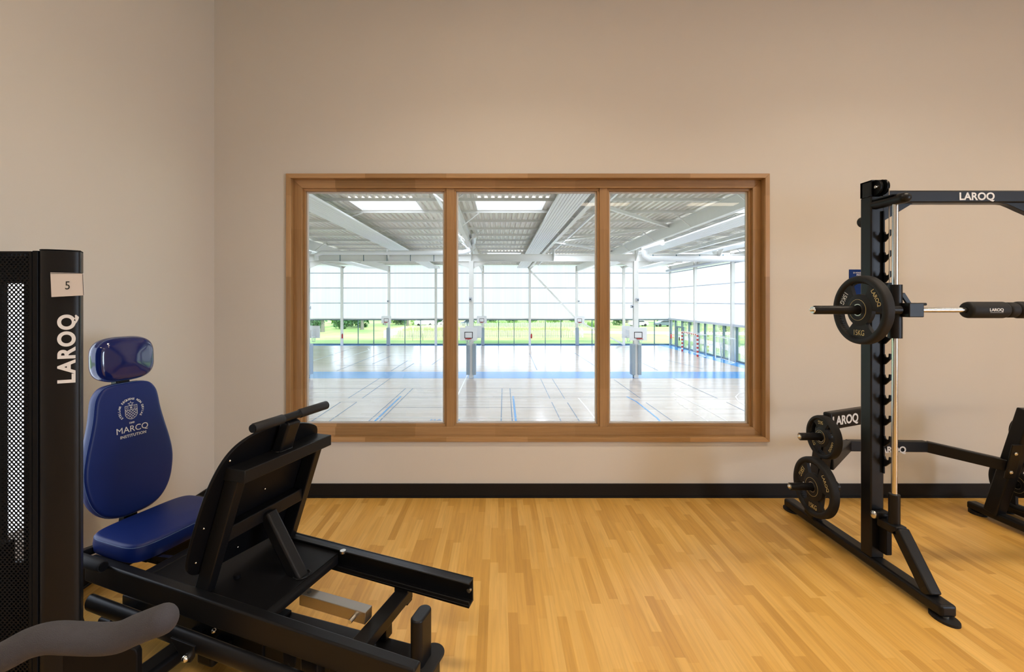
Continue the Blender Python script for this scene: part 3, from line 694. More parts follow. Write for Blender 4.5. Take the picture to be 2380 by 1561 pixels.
# tall grass
def blades(areas, n, h, name, lab, mat):
    m = MB()
    for i in range(n):
        x0, x1, y0, y1 = random.choice(areas); x = random.uniform(x0, x1); y = random.uniform(y0, y1); hh = h*random.uniform(.5, 1.15)
        a = random.uniform(-.5, .5); w_ = random.uniform(.03, .08); lx = random.uniform(-.25, .25)
        m.add([(x-w_, y+a*w_, GZ), (x+w_, y-a*w_, GZ), (x+lx, y, GZ+hh)], [(0, 1, 2)])
    o = m.build(name, mat, fix=False); o['kind'] = 'stuff'; tag(o, lab, 'grass'); return o
blades([(-16.5, 12.5, 73.2, 84)], 9000, 1.25, 'tall_grass', 'tall pale meadow grass growing between the two paling fences', M_grass2)
blades([(-6, 22, 103, 105)], 2500, 1.4, 'tall_grass', 'tall green grass behind the paling fence, nearer the parked cars', M_leaf2)
def fence(pts, h, lab):
    t = thing('paling_fence', lab, 'fence', (*pts[0], GZ), group='paling fences')
    m = MB()
    for a, c in zip(pts, pts[1:]):
        a = Vector(a); c = Vector(c); L = (c-a).length; k = int(L/.16)
        for i in range(k):
            p = a+(c-a)*i/k; hh = h*random.uniform(.9, 1.06); m.box(p.x-.035, p.x+.035, p.y-.01, p.y+.01, GZ, GZ+hh)
    m.build('palings', M_fence, t, fix=False)
    for zz in (.3, .85):
        m = MB()
        for a, c in zip(pts, pts[1:]): m.bar((*a, GZ+h*zz), (*c, GZ+h*zz), .02, .03)
        m.build('wire', M_mull, t)
fence([(-18, 71.6), (13.5, 72.4), (14.2, 78)], 1.25, 'low pale paling fence nearest the hall, in the meadow')
fence([(-18.2, 72.4), (-17.4, 84), (-9, 98), (20, 102)], 1.15, 'second pale paling fence running back towards the parked cars')
# shrubs and trees
def lump(name, sc, mat, cards, seed, trunk=None):
    rs = random.Random(seed); m = MB(); blobs = []
    for k in range(7):
        blobs.append((Vector((rs.uniform(-.7, .7)*sc[0], rs.uniform(-.5, .5)*sc[1], sc[2]*rs.uniform(.35, .8))), rs.uniform(.35, .6)))
    for i in range(cards):
        c, r = rs.choice(blobs); d = Vector((rs.gauss(0, 1), rs.gauss(0, 1), rs.gauss(0, 1))).normalized()*r*rs.uniform(.6, 1.05)
        p = c+Vector((d.x*sc[0], d.y*sc[1], d.z*sc[2]))
        if p.z < .05: p.z = rs.uniform(.05, .5)
        s_ = rs.uniform(.08, .2)*(sc[0]**.3); u = Vector((rs.gauss(0, 1), rs.gauss(0, 1), rs.gauss(0, 1))).normalized(); v = u.orthogonal().normalized()
        m.add([p-u*s_, p+v*s_*.6, p+u*s_, p-v*s_*.6], [(0, 1, 2, 3)])
    return m
sh = thing('meadow_shrub', '', 'shrub', (0, 0, 0), group='shrubs beyond the meadow')
lump('f', (2.2, 1.6, 2.6), M_leaf, 1500, 3).build('foliage', M_leaf, sh, fix=False)
m = MB(); m.tube([(0, 0, 0), (.1, 0, 1.2)], [.08, .04], 6); m.build('stem', M_bark, sh)
sh2 = thing('meadow_shrub', '', 'shrub', (0, 0, 0), group='shrubs beyond the meadow')
lump('f', (2.0, 1.5, 2.2), M_leaf2, 1400, 5).build('foliage', M_leaf2, sh2, fix=False)
m = MB(); m.tube([(0, 0, 0), (.1, 0, 1.0)], [.08, .04], 6); m.build('stem', M_bark, sh2)
first = {0: True, 1: True}
spots = [(-37.5, 93, 0, 'dark green shrub at the far left, below the back view backboard'), (-33.0, 95.5, 0, 'dark green shrub between the two leftmost far columns'), (-24.5, 114, 0, 'dark green shrub behind the trees left of the leftmost far backboard'),
 (-19, 112, 1, 'light green shrub behind the leftmost far backboard'), (-15.2, 110, 0, 'dark green shrub left of the white van'), (-2, 124, 0, 'dark green shrub behind the far backboard right of the first mullion'),
 (4, 121, 0, 'dark green shrub in the middle window light, left of the bare far column'), (9, 123, 0, 'dark green shrub in the middle window light, right of the bare far column'), (14.5, 119, 1, 'light green shrub left of the small backboard at the second mullion'),
 (20, 117, 0, 'dark green shrub just right of the second mullion'), (25, 114, 1, 'light green shrub behind the thick white column'), (29.5, 111, 0, 'dark green shrub behind the pale parked car'),
 (41.5, 112, 1, 'light green shrub behind the dark car near the hall corner'), (47, 112, 0, 'dark green shrub seen through the side wall glass beside the corner column'), (54, 106, 0, 'dark green shrub seen through the glazed side wall above the goal'),
 (44, 88, 0, 'dark green shrub nearest the glazed side wall, outside'),
 (-41, 100, 0, 'large dark shrub at the extreme left of the glazing'), (-36, 106, 0, 'large dark shrub behind the thick grey tree trunk'), (-31, 101, 0, 'large dark shrub right behind the leftmost far column'),
 (-26.5, 121, 1, 'light green shrub in the distance between the left tree trunks'), (-40.5, 118, 1, 'tall light green shrub behind the large dark ones at left'),
 (-20.5, 132, 0, 'large dark shrub in the distance left of the leftmost far backboard')]
for i, (x, y, k, lab) in enumerate(spots):
    src = (sh, sh2)[k]; sc_ = random.uniform(.95, 1.2)
    if first[k]: src.location = (x, y, GZ); src['label'] = lab; first[k] = False
    else: dup(src, (x, y, GZ), lab, rot=(0, 0, random.uniform(0, 6)), scale=(sc_, sc_, sc_) if i < 16 else (1.9, 1.6, 2.1))
tr = thing('meadow_tree', '', 'tree', (0, 0, 0))
m = MB(); m.tube([(0, 0, 0), (.05, 0, 1.5), (-.1, .1, 3.5), (.1, 0, 6)], [.42, .32, .26, .1], 10); 
for k in range(6): u = k*1.05; m.tube([(0, 0, 2.6+k*.45), (1.6*math.cos(u), 1.6*math.sin(u), 4.2+k*.5)], [.1, .03], 6)
m.build('trunk', M_bark, tr)
mm = lump('c', (2.9, 2.8, 6.0), M_leaf, 2600, 9)
for v in mm.v: v.z += 2.4
mm.build('crown', M_leaf, tr, fix=False)
tsp = [(-33.2, 86, 'tree with a thick grey trunk just left of the leftmost far column'), (-27.8, 93, 'tree right of the leftmost far column'), (-21.5, 108, 'tree trunk left of the leftmost far backboard'),
 (-28, 112, 'tree standing farther back between the left trunks'), (34.5, 122, 'tree behind the cars left of the hall corner'), (45, 122, 'tree right of the dark car, by the hall corner'), (5, 135, 'distant tree behind the meadow in the middle window light'), (-6, 136, 'distant tree behind the first mullion')]
for i, (x, y, lab) in enumerate(tsp):
    if i == 0: tr.location = (x, y, GZ); tr['label'] = lab; tr['group'] = 'trees beyond the meadow'
    else: s_ = random.uniform(.85, 1.05); dup(tr, (x, y, GZ), lab, rot=(0, 0, random.uniform(0, 6)), group='trees beyond the meadow', scale=(s_, s_, s_))
# stakes of young trees
for i, (x, y) in enumerate([(-12.6, 67), (-11.2, 67.5)]):
    t = tag(MB().tube([(x, y, GZ), (x+.05, y, GZ+2.1)], .04, 6).build('wooden_stake', M_fence), ['left one of two thin wooden stakes before the paling fence', 'right one of two thin wooden stakes before the paling fence'][i], 'stake')
# parked vehicles
def car(x, y, rz, mat, lab, van=False):
    t = thing('parked_van' if van else 'parked_car', lab, 'van' if van else 'car', (x, y, GZ), rz)
    m4 = RM[t.name]
    pr = [(-2.3, .35), (2.3, .35), (2.35, .8), (2.2, 1.9), (1.9, 2.15), (-1.3, 2.15), (-1.9, 1.3), (-2.35, 1.0)] if van else [(-2.1, .3), (2.1, .3), (2.15, .75), (2.0, 1.0), (1.5, 1.05), (.9, 1.45), (-.8, 1.47), (-1.4, 1.0), (-2.05, .88), (-2.15, .6)]
    MB().prism(pr, -.85, .85, mat=m4 @ frame((0, 0, 0), (1, 0, 0), (0, 0, 1))).build('body', mat, t, bevel=.06)
    gp = [(-1.75, 1.35), (-1.25, 2.0), (-.2, 2.0), (-.2, 1.35)] if van else [(-1.25, 1.02), (-.75, 1.38), (.85, 1.38), (1.3, 1.05)]
    MB().prism(gp, -.87, .87, mat=m4 @ frame((0, 0, 0), (1, 0, 0), (0, 0, 1))).build('side_windows', M_carglass, t)
    for wx in (-1.35, 1.35):
        for wy in (-.78, .78): MB().tube([m4 @ Vector((wx, wy-.1, .32)), m4 @ Vector((wx, wy+.1, .32))], .32, 16).build('wheel', M_rubber, t)
car(-17.4, 107, .2, M_carw, 'white van parked beyond the fence, in the left window light', True)
car(-12.0, 107, .05, M_carw, 'white car parked right of the white van')
car(-6.8, 107.5, .1, M_carg, 'dark grey car parked at the right end of the left group')
car(38.2, 105, .15, M_carg, 'dark car parked beyond the meadow near the hall corner')
car(32.6, 106, .1, M_carw, 'pale car parked left of the dark car near the hall corner')
# ================================================================== weight plates
def make_plate(D, kg, rot, name, label, group, loc, gold=True, whitekg=False):
    t = thing(name, label, 'weight plate', (0, 0, 0), group=group)
    R = D/2; k = R/.183
    m = MB()
    prof = [(-.016, R-.030*k), (-.020, R-.024*k), (-.020, R-.009*k), (-.015, R-.002), (-.007, R), (.022, R), (.028, R-.006), (.028, R-.03*k), (.012, R-.036*k), (-.008, R-.036*k)]
    m.lathe(prof, 64)
    m.lathe([(-.016, .026), (-.016, .030), (-.018, .040*k), (-.018, .060*k), (-.010, .084*k), (.010, .084*k), (.018, .06*k), (.018, .026)], 48)
    # three fan-shaped webs
    for c in (30, 150, 270):
        th = math.radians(c+rot)
        poly = []
        for j in range(13): a = th+math.radians(-36+72*j/12); poly.append((R-.028*k, a))
        for j in range(7): a = th+math.radians(30-60*j/6); poly.append((.075*k, a))
        # viewer (from -x) right is -y: map angle so that it is counter-clockwise as seen from the face
        pp = [(-r*math.cos(a), r*math.sin(a)) for r, a in poly]
        m.prism(pp, -.0095, .0095, mat=frame((0, 0, 0), (0, 1, 0), (0, 0, 1)))
    m.build('disc', M_rubber, t, bevel=.0)
    # ridges of the grips
    for c in (90, 210, 330):
        m = MB()
        for j in range(-4, 5):
            a = math.radians(c+rot+j*5.5); r = R-.036*k
            m.sphere((0, -r*math.cos(a), r*math.sin(a)), .007*k, 6, 4, sc=(1.6, 1, 1))
        m.build('grip_ridges', M_rubber, t)
    mg = M_gold
    for r in (.055*k,):
        m = MB(); m.lathe([(-.0190, r), (-.0190, r+.0014), (-.0180, r+.0014), (-.0180, r)], 48); m.build('gold_ring', mg, t)
    m = MB(); m.lathe([(-.0185, .027), (-.0185, .0315), (-.016, .0315), (-.016, .027)], 48); m.build('centre_ring', M_steel if gold else M_chrome, t)
    for c, s, sz, flip in ((270, kg, .036, 90), (30, 'LAROQ', .0265, -90), (150, kg, .036, 90)):
        a = math.radians(c+rot); r = .121*k if s != 'LAROQ' else .125*k
        ang = a+math.radians(flip)
        ux = Vector((0, -math.cos(ang), math.sin(ang))); uy = Vector((0, math.sin(ang), math.cos(ang)))
        p = Vector((-.0105, -r*math.cos(a), r*math.sin(a)))
        text(s, sz*k*1.15, (M_white if (whitekg and c == 150) else mg), t, frame(p, ux, uy), 'lettering', bold=.004, extrude=.0004, sx=.78 if s != 'LAROQ' else .95)
    t.location = loc
    return t
# ================================================================== smith machine
SX = 2.104
sm = thing('smith_machine', 'black smith machine with steel guide rod standing at the right of the room', 'smith machine', (SX, 2.6, 0))
SXR = 3.62
def sbar(p0, p1, w_, h_, name='tube', mat=M_black, par=None, bevel=.006, up=(0, 0, 1)): return MB().bar(p0, p1, w_, h_, up).build(name, mat, par, bevel=bevel, seg=3)
for sx_ in (SX, SXR):
    base = sbar((sx_+.003, 2.125, .049), (sx_+.003, 3.30, .049), .078, .058, 'base_rail', M_black, sm, .014)
    for yy in (2.15, 3.27):
        MB().prism([((.046)*math.cos(a), .066*math.sin(a)) for a in [2*PI*k/24 for k in range(24)]], 0, .012, mat=Matrix.Translation((sx_+.003, yy+(.0 if yy < 2.5 else .0), 0))).build('foot_pad', M_rubber, base)
        MB().tube([(sx_+.003, yy, .012), (sx_+.003, yy, .03)], .018, 12).build('foot_bolt', M_zinc, base)
    m = MB(); m.bar((sx_, 2.5625, .077), (sx_, 2.5625, 2.085), .072, .075, up=(0, 1, 0)); m.build('upright', M_black, sm, bevel=.006)
    # head of the upright: two cheeks and a cap hold the pulley
    m = MB(); m.box(sx_-.036, sx_-.030, 2.525, 2.60, 2.085, 2.172).box(sx_+.030, sx_+.036, 2.525, 2.60, 2.085, 2.172).box(sx_-.036, sx_+.036, 2.52, 2.60, 2.165, 2.172).box(sx_-.036, sx_+.036, 2.585, 2.60, 2.085, 2.17)
    m.build('pulley_housing', M_black, sm)
    for k_, dx in enumerate((-.012, .014)):
        m = MB(); m.lathe([(-.007, .006), (-.007, .042), (-.003, .038), (.003, .038), (.007, .042), (.007, .006)], 28, mat=Matrix.Translation((sx_+dx, 2.522-.012*k_, 2.128))); o = m.build('pulley', M_black2, sm)
    MB().tube([(sx_-.034, 2.50, 2.128), (sx_-.018, 2.50, 2.128)], .008, 10).build('pulley_bolt', M_zinc, sm)
    MB().tube([(sx_+.018, 2.482, 2.16), (sx_+.020, 2.474, 2.13), (sx_+.022, 2.474, 1.55)], .0022, 6).build('cable', M_steel, sm)
    # guide rod with its sockets
    rod = MB().tube([(sx_, 2.418, .46), (sx_, 2.412, 2.02)], .0135, 20).build('guide_rod', M_chrome, sm)
    MB().tube([(sx_, 2.418, .30), (sx_, 2.418, .478)], .0255, 24).build('rod_socket', M_black, sm, bevel=.003)
    # top arm from upright to the rod
    m = MB(); m.tube([(sx_-.01, 2.53, 2.035), (sx_, 2.44, 2.037), (sx_+.001, 2.39, 2.037), (sx_+.002, 2.36, 2.037), (sx_+.002, 2.347, 2.037), (sx_+.002, 2.338, 2.037), (sx_+.002, 2.333, 2.037), (sx_+.002, 2.3325, 2.037)], [.028, .028, .030, .030, .027, .019, .008, .001], 20, ry=.026); m.build('top_arm', M_black, sm)
    m = MB(); m.box(sx_-.03, sx_+.05, 2.39, 2.52, 2.058, 2.064); m.build('top_arm_plate', M_black, sm)
    # front strut
    m = MB(); m.bar((sx_, 2.50, .295), (sx_, 2.37, .300), .058, .05); m.bar((sx_, 2.385, .305), (sx_, 2.205, .075), .058, .058, up=(0, 1, 0)); m.build('front_strut', M_black, sm, bevel=.008)
    # hinge with chrome pin
    m = MB(); m.tube([(sx_-.045, 2.49, .335), (sx_+.02, 2.49, .335)], .021, 16); m.box(sx_-.0, sx_+.035, 2.47, 2.525, .12, .35); m.build('safety_hinge', M_black2, sm, bevel=.006)
    MB().sphere((sx_-.050, 2.49, .335), .019, 14, 8, sc=(.7, 1, 1.2)).build('hinge_pin', M_chrome, sm)
    MB().lathe([(-.003, .022), (-.003, .030), (.003, .030), (.003, .022)], 24, mat=Matrix.Translation((sx_+.024, 2.45, .335))).build('washer_ring', M_chrome, sm)
    # catch ladder (hooks)
    m = MB(); m.box(sx_+.024, sx_+.031, 2.513, 2.5255, .55, 2.0)
    for j in range(12):
        zz = 1.872-.1125*j
        if 1.36 < zz < 1.55: continue
        hk = [(0, -.05), (.0, .012), (.012, .012), (.018, -.002), (.030, -.006), (.040, .0), (.042, .018), (.050, .018), (.050, -.012), (.018, -.042)]
        m.prism([(a, b) for a, b in hk], 0, .008, mat=frame((sx_+.032, 2.523, zz), (0, -1, 0), (0, 0, 1)))
    m.build('catch_ladder', M_black2, sm)
# beams between the uprights
tb = sbar((SX+.03, 2.5625, 2.083), (SXR-.03, 2.5625, 2.083), .07, .068, 'top_beam', M_black, sm, .008)
text('LAROQ', .0575, M_white, tb, frame((P(2271, 457, 2.526).x, 2.5265, P(2271, 457.5, 2.526).z), (1, 0, 0), (0, 0, 1)), bold=.028, spacing=1.02)
m = MB()
m.prism([(0, 0), (.19, 0), (0, -.115)], -.004, .004, mat=frame((SX+.034, 2.56, 2.05), (1, 0, 0), (0, 0, 1)))
m.build('gusset', M_black, sm)
m = MB(); m.prism([(0, 0), (.03, -.004), (.065, -.008), (.10, -.022), (.15, -.045), (.22, -.075), (.30, -.09), (.50, -.09), (.50, -.05), (.32, -.045), (.24, -.03), (.18, 0)], -.018, .018, mat=frame((2.775, 2.56, 2.051), (1, 0, 0), (0, 0, 1)))
m.build('pull_up_grip', M_black, sm, bevel=.006)
MB().tube([(SX-.004, 2.628, 1.955), (SX-.004, 2.60, 1.955)], .03, 20).build('rear_knob', M_rubber, sm)
# barbell on the carriage
bb = thing('smith_barbell', 'steel barbell with black sleeves sliding on the smith machine rods', 'barbell', (SX, 2.375, 1.48))
BYY = 2.375; BZ = 1.5-20/F*BYY
MB().tube([(SX+.05, BYY, BZ), (SXR-.05, BYY, BZ)], .0135, 16).build('bar', M_chrome, bb)
for s_, sx_ in ((-1, SX), (1, SXR)):
    MB().tube([(sx_+s_*.01, BYY, BZ), (sx_+s_*.455, BYY, BZ), (sx_+s_*.46, BYY, BZ)], [.0225, .0225, .019], 24).build('sleeve', M_black, bb)
    o = MB().tube([(sx_+s_*.458, BYY, BZ), (sx_+s_*.466, BYY, BZ)], .018, 20).build('end_cap', M_chrome, bb)
    MB().tube([(sx_+s_*.466, BYY, BZ), (sx_+s_*.476, BYY, BZ), (sx_+s_*.480, BYY, BZ)], [.008, .008, .004], 10).build('end_bolt', M_zinc, o)
    m = MB(); m.tube([(sx_, 2.414, 1.305), (sx_, 2.414, 1.588)], .031, 24, caps=True); m.build('slide_sleeve', M_black, bb)
    m = MB(); m.box(sx_+.005, sx_+.082, BYY-.04, BYY+.03, BZ-.037, BZ+.037); m.build('carriage_block', M_black, bb, bevel=.004)
    m = MB(); m.tube([(sx_+.03, BYY-.03, BZ+.03), (sx_+.098, BYY-.03, BZ+.03)], .0075, 10); m.build('lock_handle', M_black, bb); MB().bar((sx_+.03, BYY+.03, BZ+.085), (sx_+.066, BYY+.03, BZ+.03), .012, .02).build('carriage_brace', M_black, bb)
    m = MB(); m.box(sx_-.012, sx_+.03, 2.445, 2.47, 1.575, 1.60); m.build('catch_hook', M_black2, bb)
bp = thing('bar_pad', 'thick black foam pad wrapped round the barbell', 'bar pad', (2.6, BYY, BZ))
def ring_pad(x0, x1, r, name):
    return MB().lathe([(x0, .015), (x0, r-.010), (x0+.006, r-.002), (x0+.014, r), (x1-.014, r), (x1-.006, r-.002), (x1, r-.010), (x1, .015)], 36, mat=Matrix.Translation((0, BYY, BZ))).build(name, M_rubber, bp)
X0 = (2252-1158)/F*BYY
pd = ring_pad(X0-.018, X0+.10+.085, .043, 'foam_pad'); ring_pad(X0+.185, X0+.24, .040, 'centre_band'); ring_pad(X0+.24, X0+.45, .044, 'foam_pad')
tx = text('LAROQ', .021, M_white, pd, frame((P(2316, 722, 2.333).x, BYY-.0436, BZ+.0), (1, 0, 0), (0, 0, 1)), bold=.02, extrude=.0008)
m = MB().box(P(2301, 728, 2.333).x, P(2331, 728, 2.333).x, BYY-.0440, BYY-.0425, BZ-.013, BZ-.0118); m.build('underline', M_white, pd)
D15 = .358
pl = make_plate(D15, '15KG', 0, 'weight_plate', 'black tri-grip 15KG plate loaded on the smith machine barbell', '15 kg plates', ((2001-1158)/F*BYY, BYY, BZ+.0), whitekg=True)
# ================================================================== plate-storage rack bench behind
rk = thing('hip_thrust_rack', 'low black steel rack with leaning posts and plate pegs behind the smith machine', 'weight bench', (2.7, 2.95, 0))
def post(xb, yb, xt, yt, zt_, name):
    o = MB().bar((xb, yb, .06), (xt, yt, zt_), .07, .085, up=(0, 1, 0)).build(name, M_black, rk, bevel=.008, seg=3); return o
MB().bar((2.075, 3.00, .086), (2.065, 2.865, .735), .07, .085, up=(0, 1, 0)).build('side_post', M_black, rk, bevel=.008, seg=3)
pr = post(3.375, 3.10, 3.415, 2.93, .80, 'side_post')
fl_ = MB().bar((3.352, 2.986, .34), (3.352, 2.938, .575), .07, .010, up=(0, 1, 0)).build('bar_flange', M_black, rk, bevel=.004)
for zz, yy in ((.515, 2.944), (.385, 2.972)):
    MB().tube([(3.345, yy, zz), (3.345, yy-.006, zz-.001), (3.345, yy-.010, zz-.001)], [.012, .012, .006], 12).build('post_bolt', M_zinc, fl_)
for x_, y0_, y1_ in ((3.385, 3.26, 2.70),):
    o = MB().bar((x_, y0_, .05), (x_, y1_, .05), .07, .05).build('foot_rail', M_black, rk, bevel=.012, seg=3)
    MB().prism([(.04*math.cos(a), .055*math.sin(a)) for a in [2*PI*k/24 for k in range(24)]], 0, .02, mat=Matrix.Translation((x_, y0_-.045, 0))).build('foot_pad', M_rubber, o)
# cranked cross bar
m = MB(); z_ = .47
A_ = [(2.10, 2.89, z_), (2.50, 3.26, z_), (3.07, 3.27, z_-.01), (3.37, 3.02, z_-.055)]
m.bar(A_[0], A_[1], .05, .075); m.bar(A_[1], A_[2], .05, .075); m.bar(A_[2], A_[3], .05, .075)
cbar = m.build('cross_bar', M_black, rk, bevel=.006)
text('LAROQ', .062, M_white, cbar, frame((P(2072, 1046, 3.235).x, 3.234, P(2072, 1046, 3.235).z), (1, .017, 0), (0, 0, 1)), bold=.028)
m = MB(); m.bar((2.02, 2.80, .765), (2.50, 3.005, .765), .05, .105); ub = m.build('upper_bar', M_black, rk, bevel=.01)
dd = Vector((.48, .205, 0)).normalized(); nn = Vector((dd.y, -dd.x, 0))
pc = Vector((2.02, 2.80, .765))+nn*.0258
# centre of the word at px 1966
X_, Y_ = pc.x, pc.y
best = min((abs((1158+F*(X_+dd.x*s_)/(Y_+dd.y*s_))-1966), s_) for s_ in [k*.004 for k in range(120)])[1]
pt = pc+dd*best
text('LAROQ', .076, M_white, ub, frame((pt.x, pt.y, .765-.004), dd, (0, 0, 1)), bold=.028)
def peg(x0, x1, y, z, nm='peg'):
    o = MB().tube([(x0, y, z), (x1, y, z)], .0225, 20).build('storage_peg', M_black, rk)
    s_ = 1 if x1 > x0 else -1
    MB().tube([(x1, y, z), (x1+s_*.004, y, z)], .018, 16).sphere((x1+s_*.005, y, z), .009, 10, 6).build('peg_cap', M_zinc, o)
peg(2.07, (1859-1158)/F*2.80, 2.80, 1.5-314/F*2.80); peg(2.09, (1836-1158)/F*2.80, 2.80, 1.5-430/F*2.80)
MB().bar((2.085, 2.96, .362), (2.06, 2.80, .362), .05, .06).build('peg_bracket', M_black, rk)
peg(3.39, 3.70, 2.98, .62); peg(3.40, 3.73, 3.06, .27)
make_plate(D15, '15KG', 0, 'weight_plate', 'black 15KG plate low on the storage peg, nearest the floor', '15 kg plates', ((1893-1158)/F*2.80, 2.80, 1.5-431/F*2.80))
dup(pl, (3.50, 3.06, .27), 'dark large plate low behind the right leaning post', group='15 kg plates', rot=(math.radians(40), 0, 0))
p5 = make_plate(.262, '5KG', -55, 'weight_plate', 'small black 5KG plate on the upper storage peg', '5 kg plates', ((1913-1158)/F*2.80, 2.80, 1.5-315/F*2.80), whitekg=False)
dup(p5, (3.50, 2.98, .62), 'small dark plate behind the top of the right leaning post', group='5 kg plates', rot=(math.radians(70), 0, 0))
# ================================================================== poster on the wall
ps = thing('wall_poster', 'small blue poster with white French text on the wall behind the upright', 'poster', (P(1973, 700, WY-.003).x+.105, WY-.003, P(0, 626, WY).z-.15))
px0 = P(1973, 0, WY).x; pz1 = P(0, 626, WY).z
MB().box(px0, px0+.21, WY-.003, WY-.0005, pz1-.297, pz1).build('sheet', M_blueposter, ps)
for s_, dx, dz_, sz in (('SI VOUS ÊTES', .078, .024, .016), ('PAS LE', .085, .042, .020), ('VOUS', .086, .064, .032)):
    text(s_, sz, M_white, ps, frame((px0+dx, WY-.0035, pz1-dz_), (1, 0, 0), (0, 0, 1)), bold=.01, extrude=.0002)
# ================================================================== seated leg press (local frame: x towards the foot end, y across, z up)
LR = -math.atan2(.3157, .949)
lp = thing('leg_press', 'black seated leg press frame with blue padded seat and footplate facing the left wall', 'leg press', (-.251, 1.45, 0), LR)
LM = RM[lp.name]
def lb_(m, name, mat=M_black, par=None, bevel=.004, seg=2):
    return m.build(name, mat, par or lp, world=False, bevel=bevel, seg=seg)
sl_ = .0463   # incline of the rails
def rz(x): return .352 - x*sl_   # rail top height at local x (x negative towards the seat)
def chan(y0, y1, xa, xb, web_out):
    # C channel along x: web at 'web_out' side, rounded lips
    m = MB(); t = .006; H = .095
    d = Vector((xb-xa, 0, rz(xb)-rz(xa)))
    def slab(ya, yb, za, zb):
        vs = []
        for x in (xa, xb):
            for y in (ya, yb):
                for z_ in (za, zb): vs.append((x, y, rz(x)+z_))
        m.add(vs, [(0, 1, 3, 2), (4, 6, 7, 5), (0, 4, 5, 1), (2, 3, 7, 6), (0, 2, 6, 4), (1, 5, 7, 3)])
    slab(y0, y1, -t, 0); slab(y0, y1, -H, -H+t)
    if web_out < 0: slab(y0, y0+t, -H, 0); slab(y1-t, y1, -H, -H+.018)
    else: slab(y1-t, y1, -H, 0); slab(y0, y0+t, -H, -H+.022)
    return m
m = MB(); m.bar((-1.55, -.014, rz(-1.55)-.0475), (0, -.014, rz(0)-.0475), .044, .095)
fr_ = lb_(m, 'near_guide_rail', bevel=.007, seg=3)
m = chan(.420, .466, -1.50, .0, 1)
br_ = lb_(m, 'far_guide_rail', bevel=.0025)
lb_(MB().tube([(-.012, .458, rz(0)-.045), (-.012, .445, rz(0)-.045)], .009, 12), 'stop_bolt', M_zinc, br_, 0)
lb_(MB().tube([(-.605, .415, rz(-.6)+.008), (-.605, .415, rz(-.6)-.003)], .013, 12), 'deck_bolt', M_zinc, br_, 0)
# deck plate with folded edge
m = MB(); xa, xb = -1.22, -.635
vs = [(xa, .01, rz(xa)-.012), (xb, .01, rz(xb)-.012), (xb, .42, rz(xb)-.012), (xa, .42, rz(xa)-.012)]
m.add(vs+[(a, b, c-.005) for a, b, c in vs], [(0, 1, 2, 3), (7, 6, 5, 4), (0, 4, 5, 1), (1, 5, 6, 2), (2, 6, 7, 3), (3, 7, 4, 0)])
m.box(xb-.005, xb, .01, .42, rz(xb)-.062, rz(xb)-.012)
dk = lb_(m, 'deck_plate', M_black2, bevel=.0015)
lb_(MB().tube([(-.885, .115, rz(-.88)-.008), (-.885, .115, rz(-.88)+.006)], .014, 14), 'deck_nut', M_black2, dk, 0)
# footplate carriage frame
def lx(z_): return -.77-.35*(.88-z_)   # x of the leg centre line
for y_ in (.022, .448):
    lb_(MB().bar((lx(.365), y_, .365), (lx(.86), y_, .86), .04, .062, up=(1, 0, 0)), 'carriage_leg', bevel=.004)
lb_(MB().bar((-.778, -.004, .853), (-.778, .476, .853), .125, .048), 'carriage_top_bar', bevel=.003)
lb_(MB().bar((-.868, .04, .60), (-.868, .43, .60), .05, .055), 'carriage_cross_bar', bevel=.004)
lb_(MB().bar((-.850, .233, .60), (-.668, .233, .338), .056, .056, up=(1, 0, 0)), 'diagonal_strut', bevel=.010, seg=3)
m = MB(); wp = []
for a in range(33):
    u = a/32*2*PI; k = .031+.0015*math.sin(a*2.1); wp.append((-.668+k*math.cos(u), .233+1.1*k*math.sin(u), .3725))
m.tube(wp, .0032, 6, caps=False)
lb_(m, 'weld_bead', M_black, dk, 0)
m = MB(); m.bar((-.775, .233, .868), (-.722, .233, 1.005), .07, .045, up=(1, 0, 0)); lb_(m, 'handle_post', bevel=.008, seg=3)
m = MB(); wp = []
for a in range(33):
    u = a/32*2*PI; c_ = math.cos(u); s_ = math.sin(u); k = 1+.05*math.sin(a*2.3)
    wp.append((-.772+.026*k*math.copysign(abs(c_)**.5, c_), .233+.038*k*math.copysign(abs(s_)**.5, s_), .879))
m.tube(wp, .0035, 6, caps=False)
lb_(m, 'weld_bead', M_black, None, 0)
hb = lb_(MB().tube([(-.72, .045, 1.022), (-.72, .44, 1.022)], .0158, 16), 'handle_bar', M_black, None, 0)
for ya, yb in ((.037, .185), (.275, .447)):
    m = MB(); m.tube([(-.72, ya, 1.022), (-.72, ya+.004, 1.022), (-.72, yb-.003, 1.022), (-.72, yb, 1.022)], [.0165, .0188, .0188, .0165], 20); lb_(m, 'rubber_grip', M_rubber, hb, 0)
lb_(MB().tube([(-.72, .032, 1.022), (-.72, .037, 1.022)], .0155, 18), 'grip_end_cap', M_black2, hb, 0)
# footplate: rounded outline in (y, z) on the leaning plane
outl = [(-.062, .53), (-.050, .485), (-.02, .455), (.015, .442), (.10, .430), (.25, .418), (.40, .405), (.50, .400), (.545, .42), (.552, .47), (.535, .62), (.515, .76), (.497, .86), (.480, .905), (.450, .925), (.40, .945), (.316, .967), (.235, .984), (.144, .987), (.056, .972), (.0, .940), (-.035, .885), (-.058, .80), (-.064, .70), (-.066, .60)]
def smooth_outline(pts, n=3):
    for _ in range(n):
        q = []
        for i in range(len(pts)):
            a = pts[i]; b = pts[(i+1) % len(pts)]
            q += [(a[0]*.75+b[0]*.25, a[1]*.75+b[1]*.25), (a[0]*.25+b[0]*.75, a[1]*.25+b[1]*.75)]
        pts = q
    return pts
# keep the plane scale: (y, height) -> point on plane x = -.80-.35*(.88-z)
so_ = smooth_outline(outl, 2)
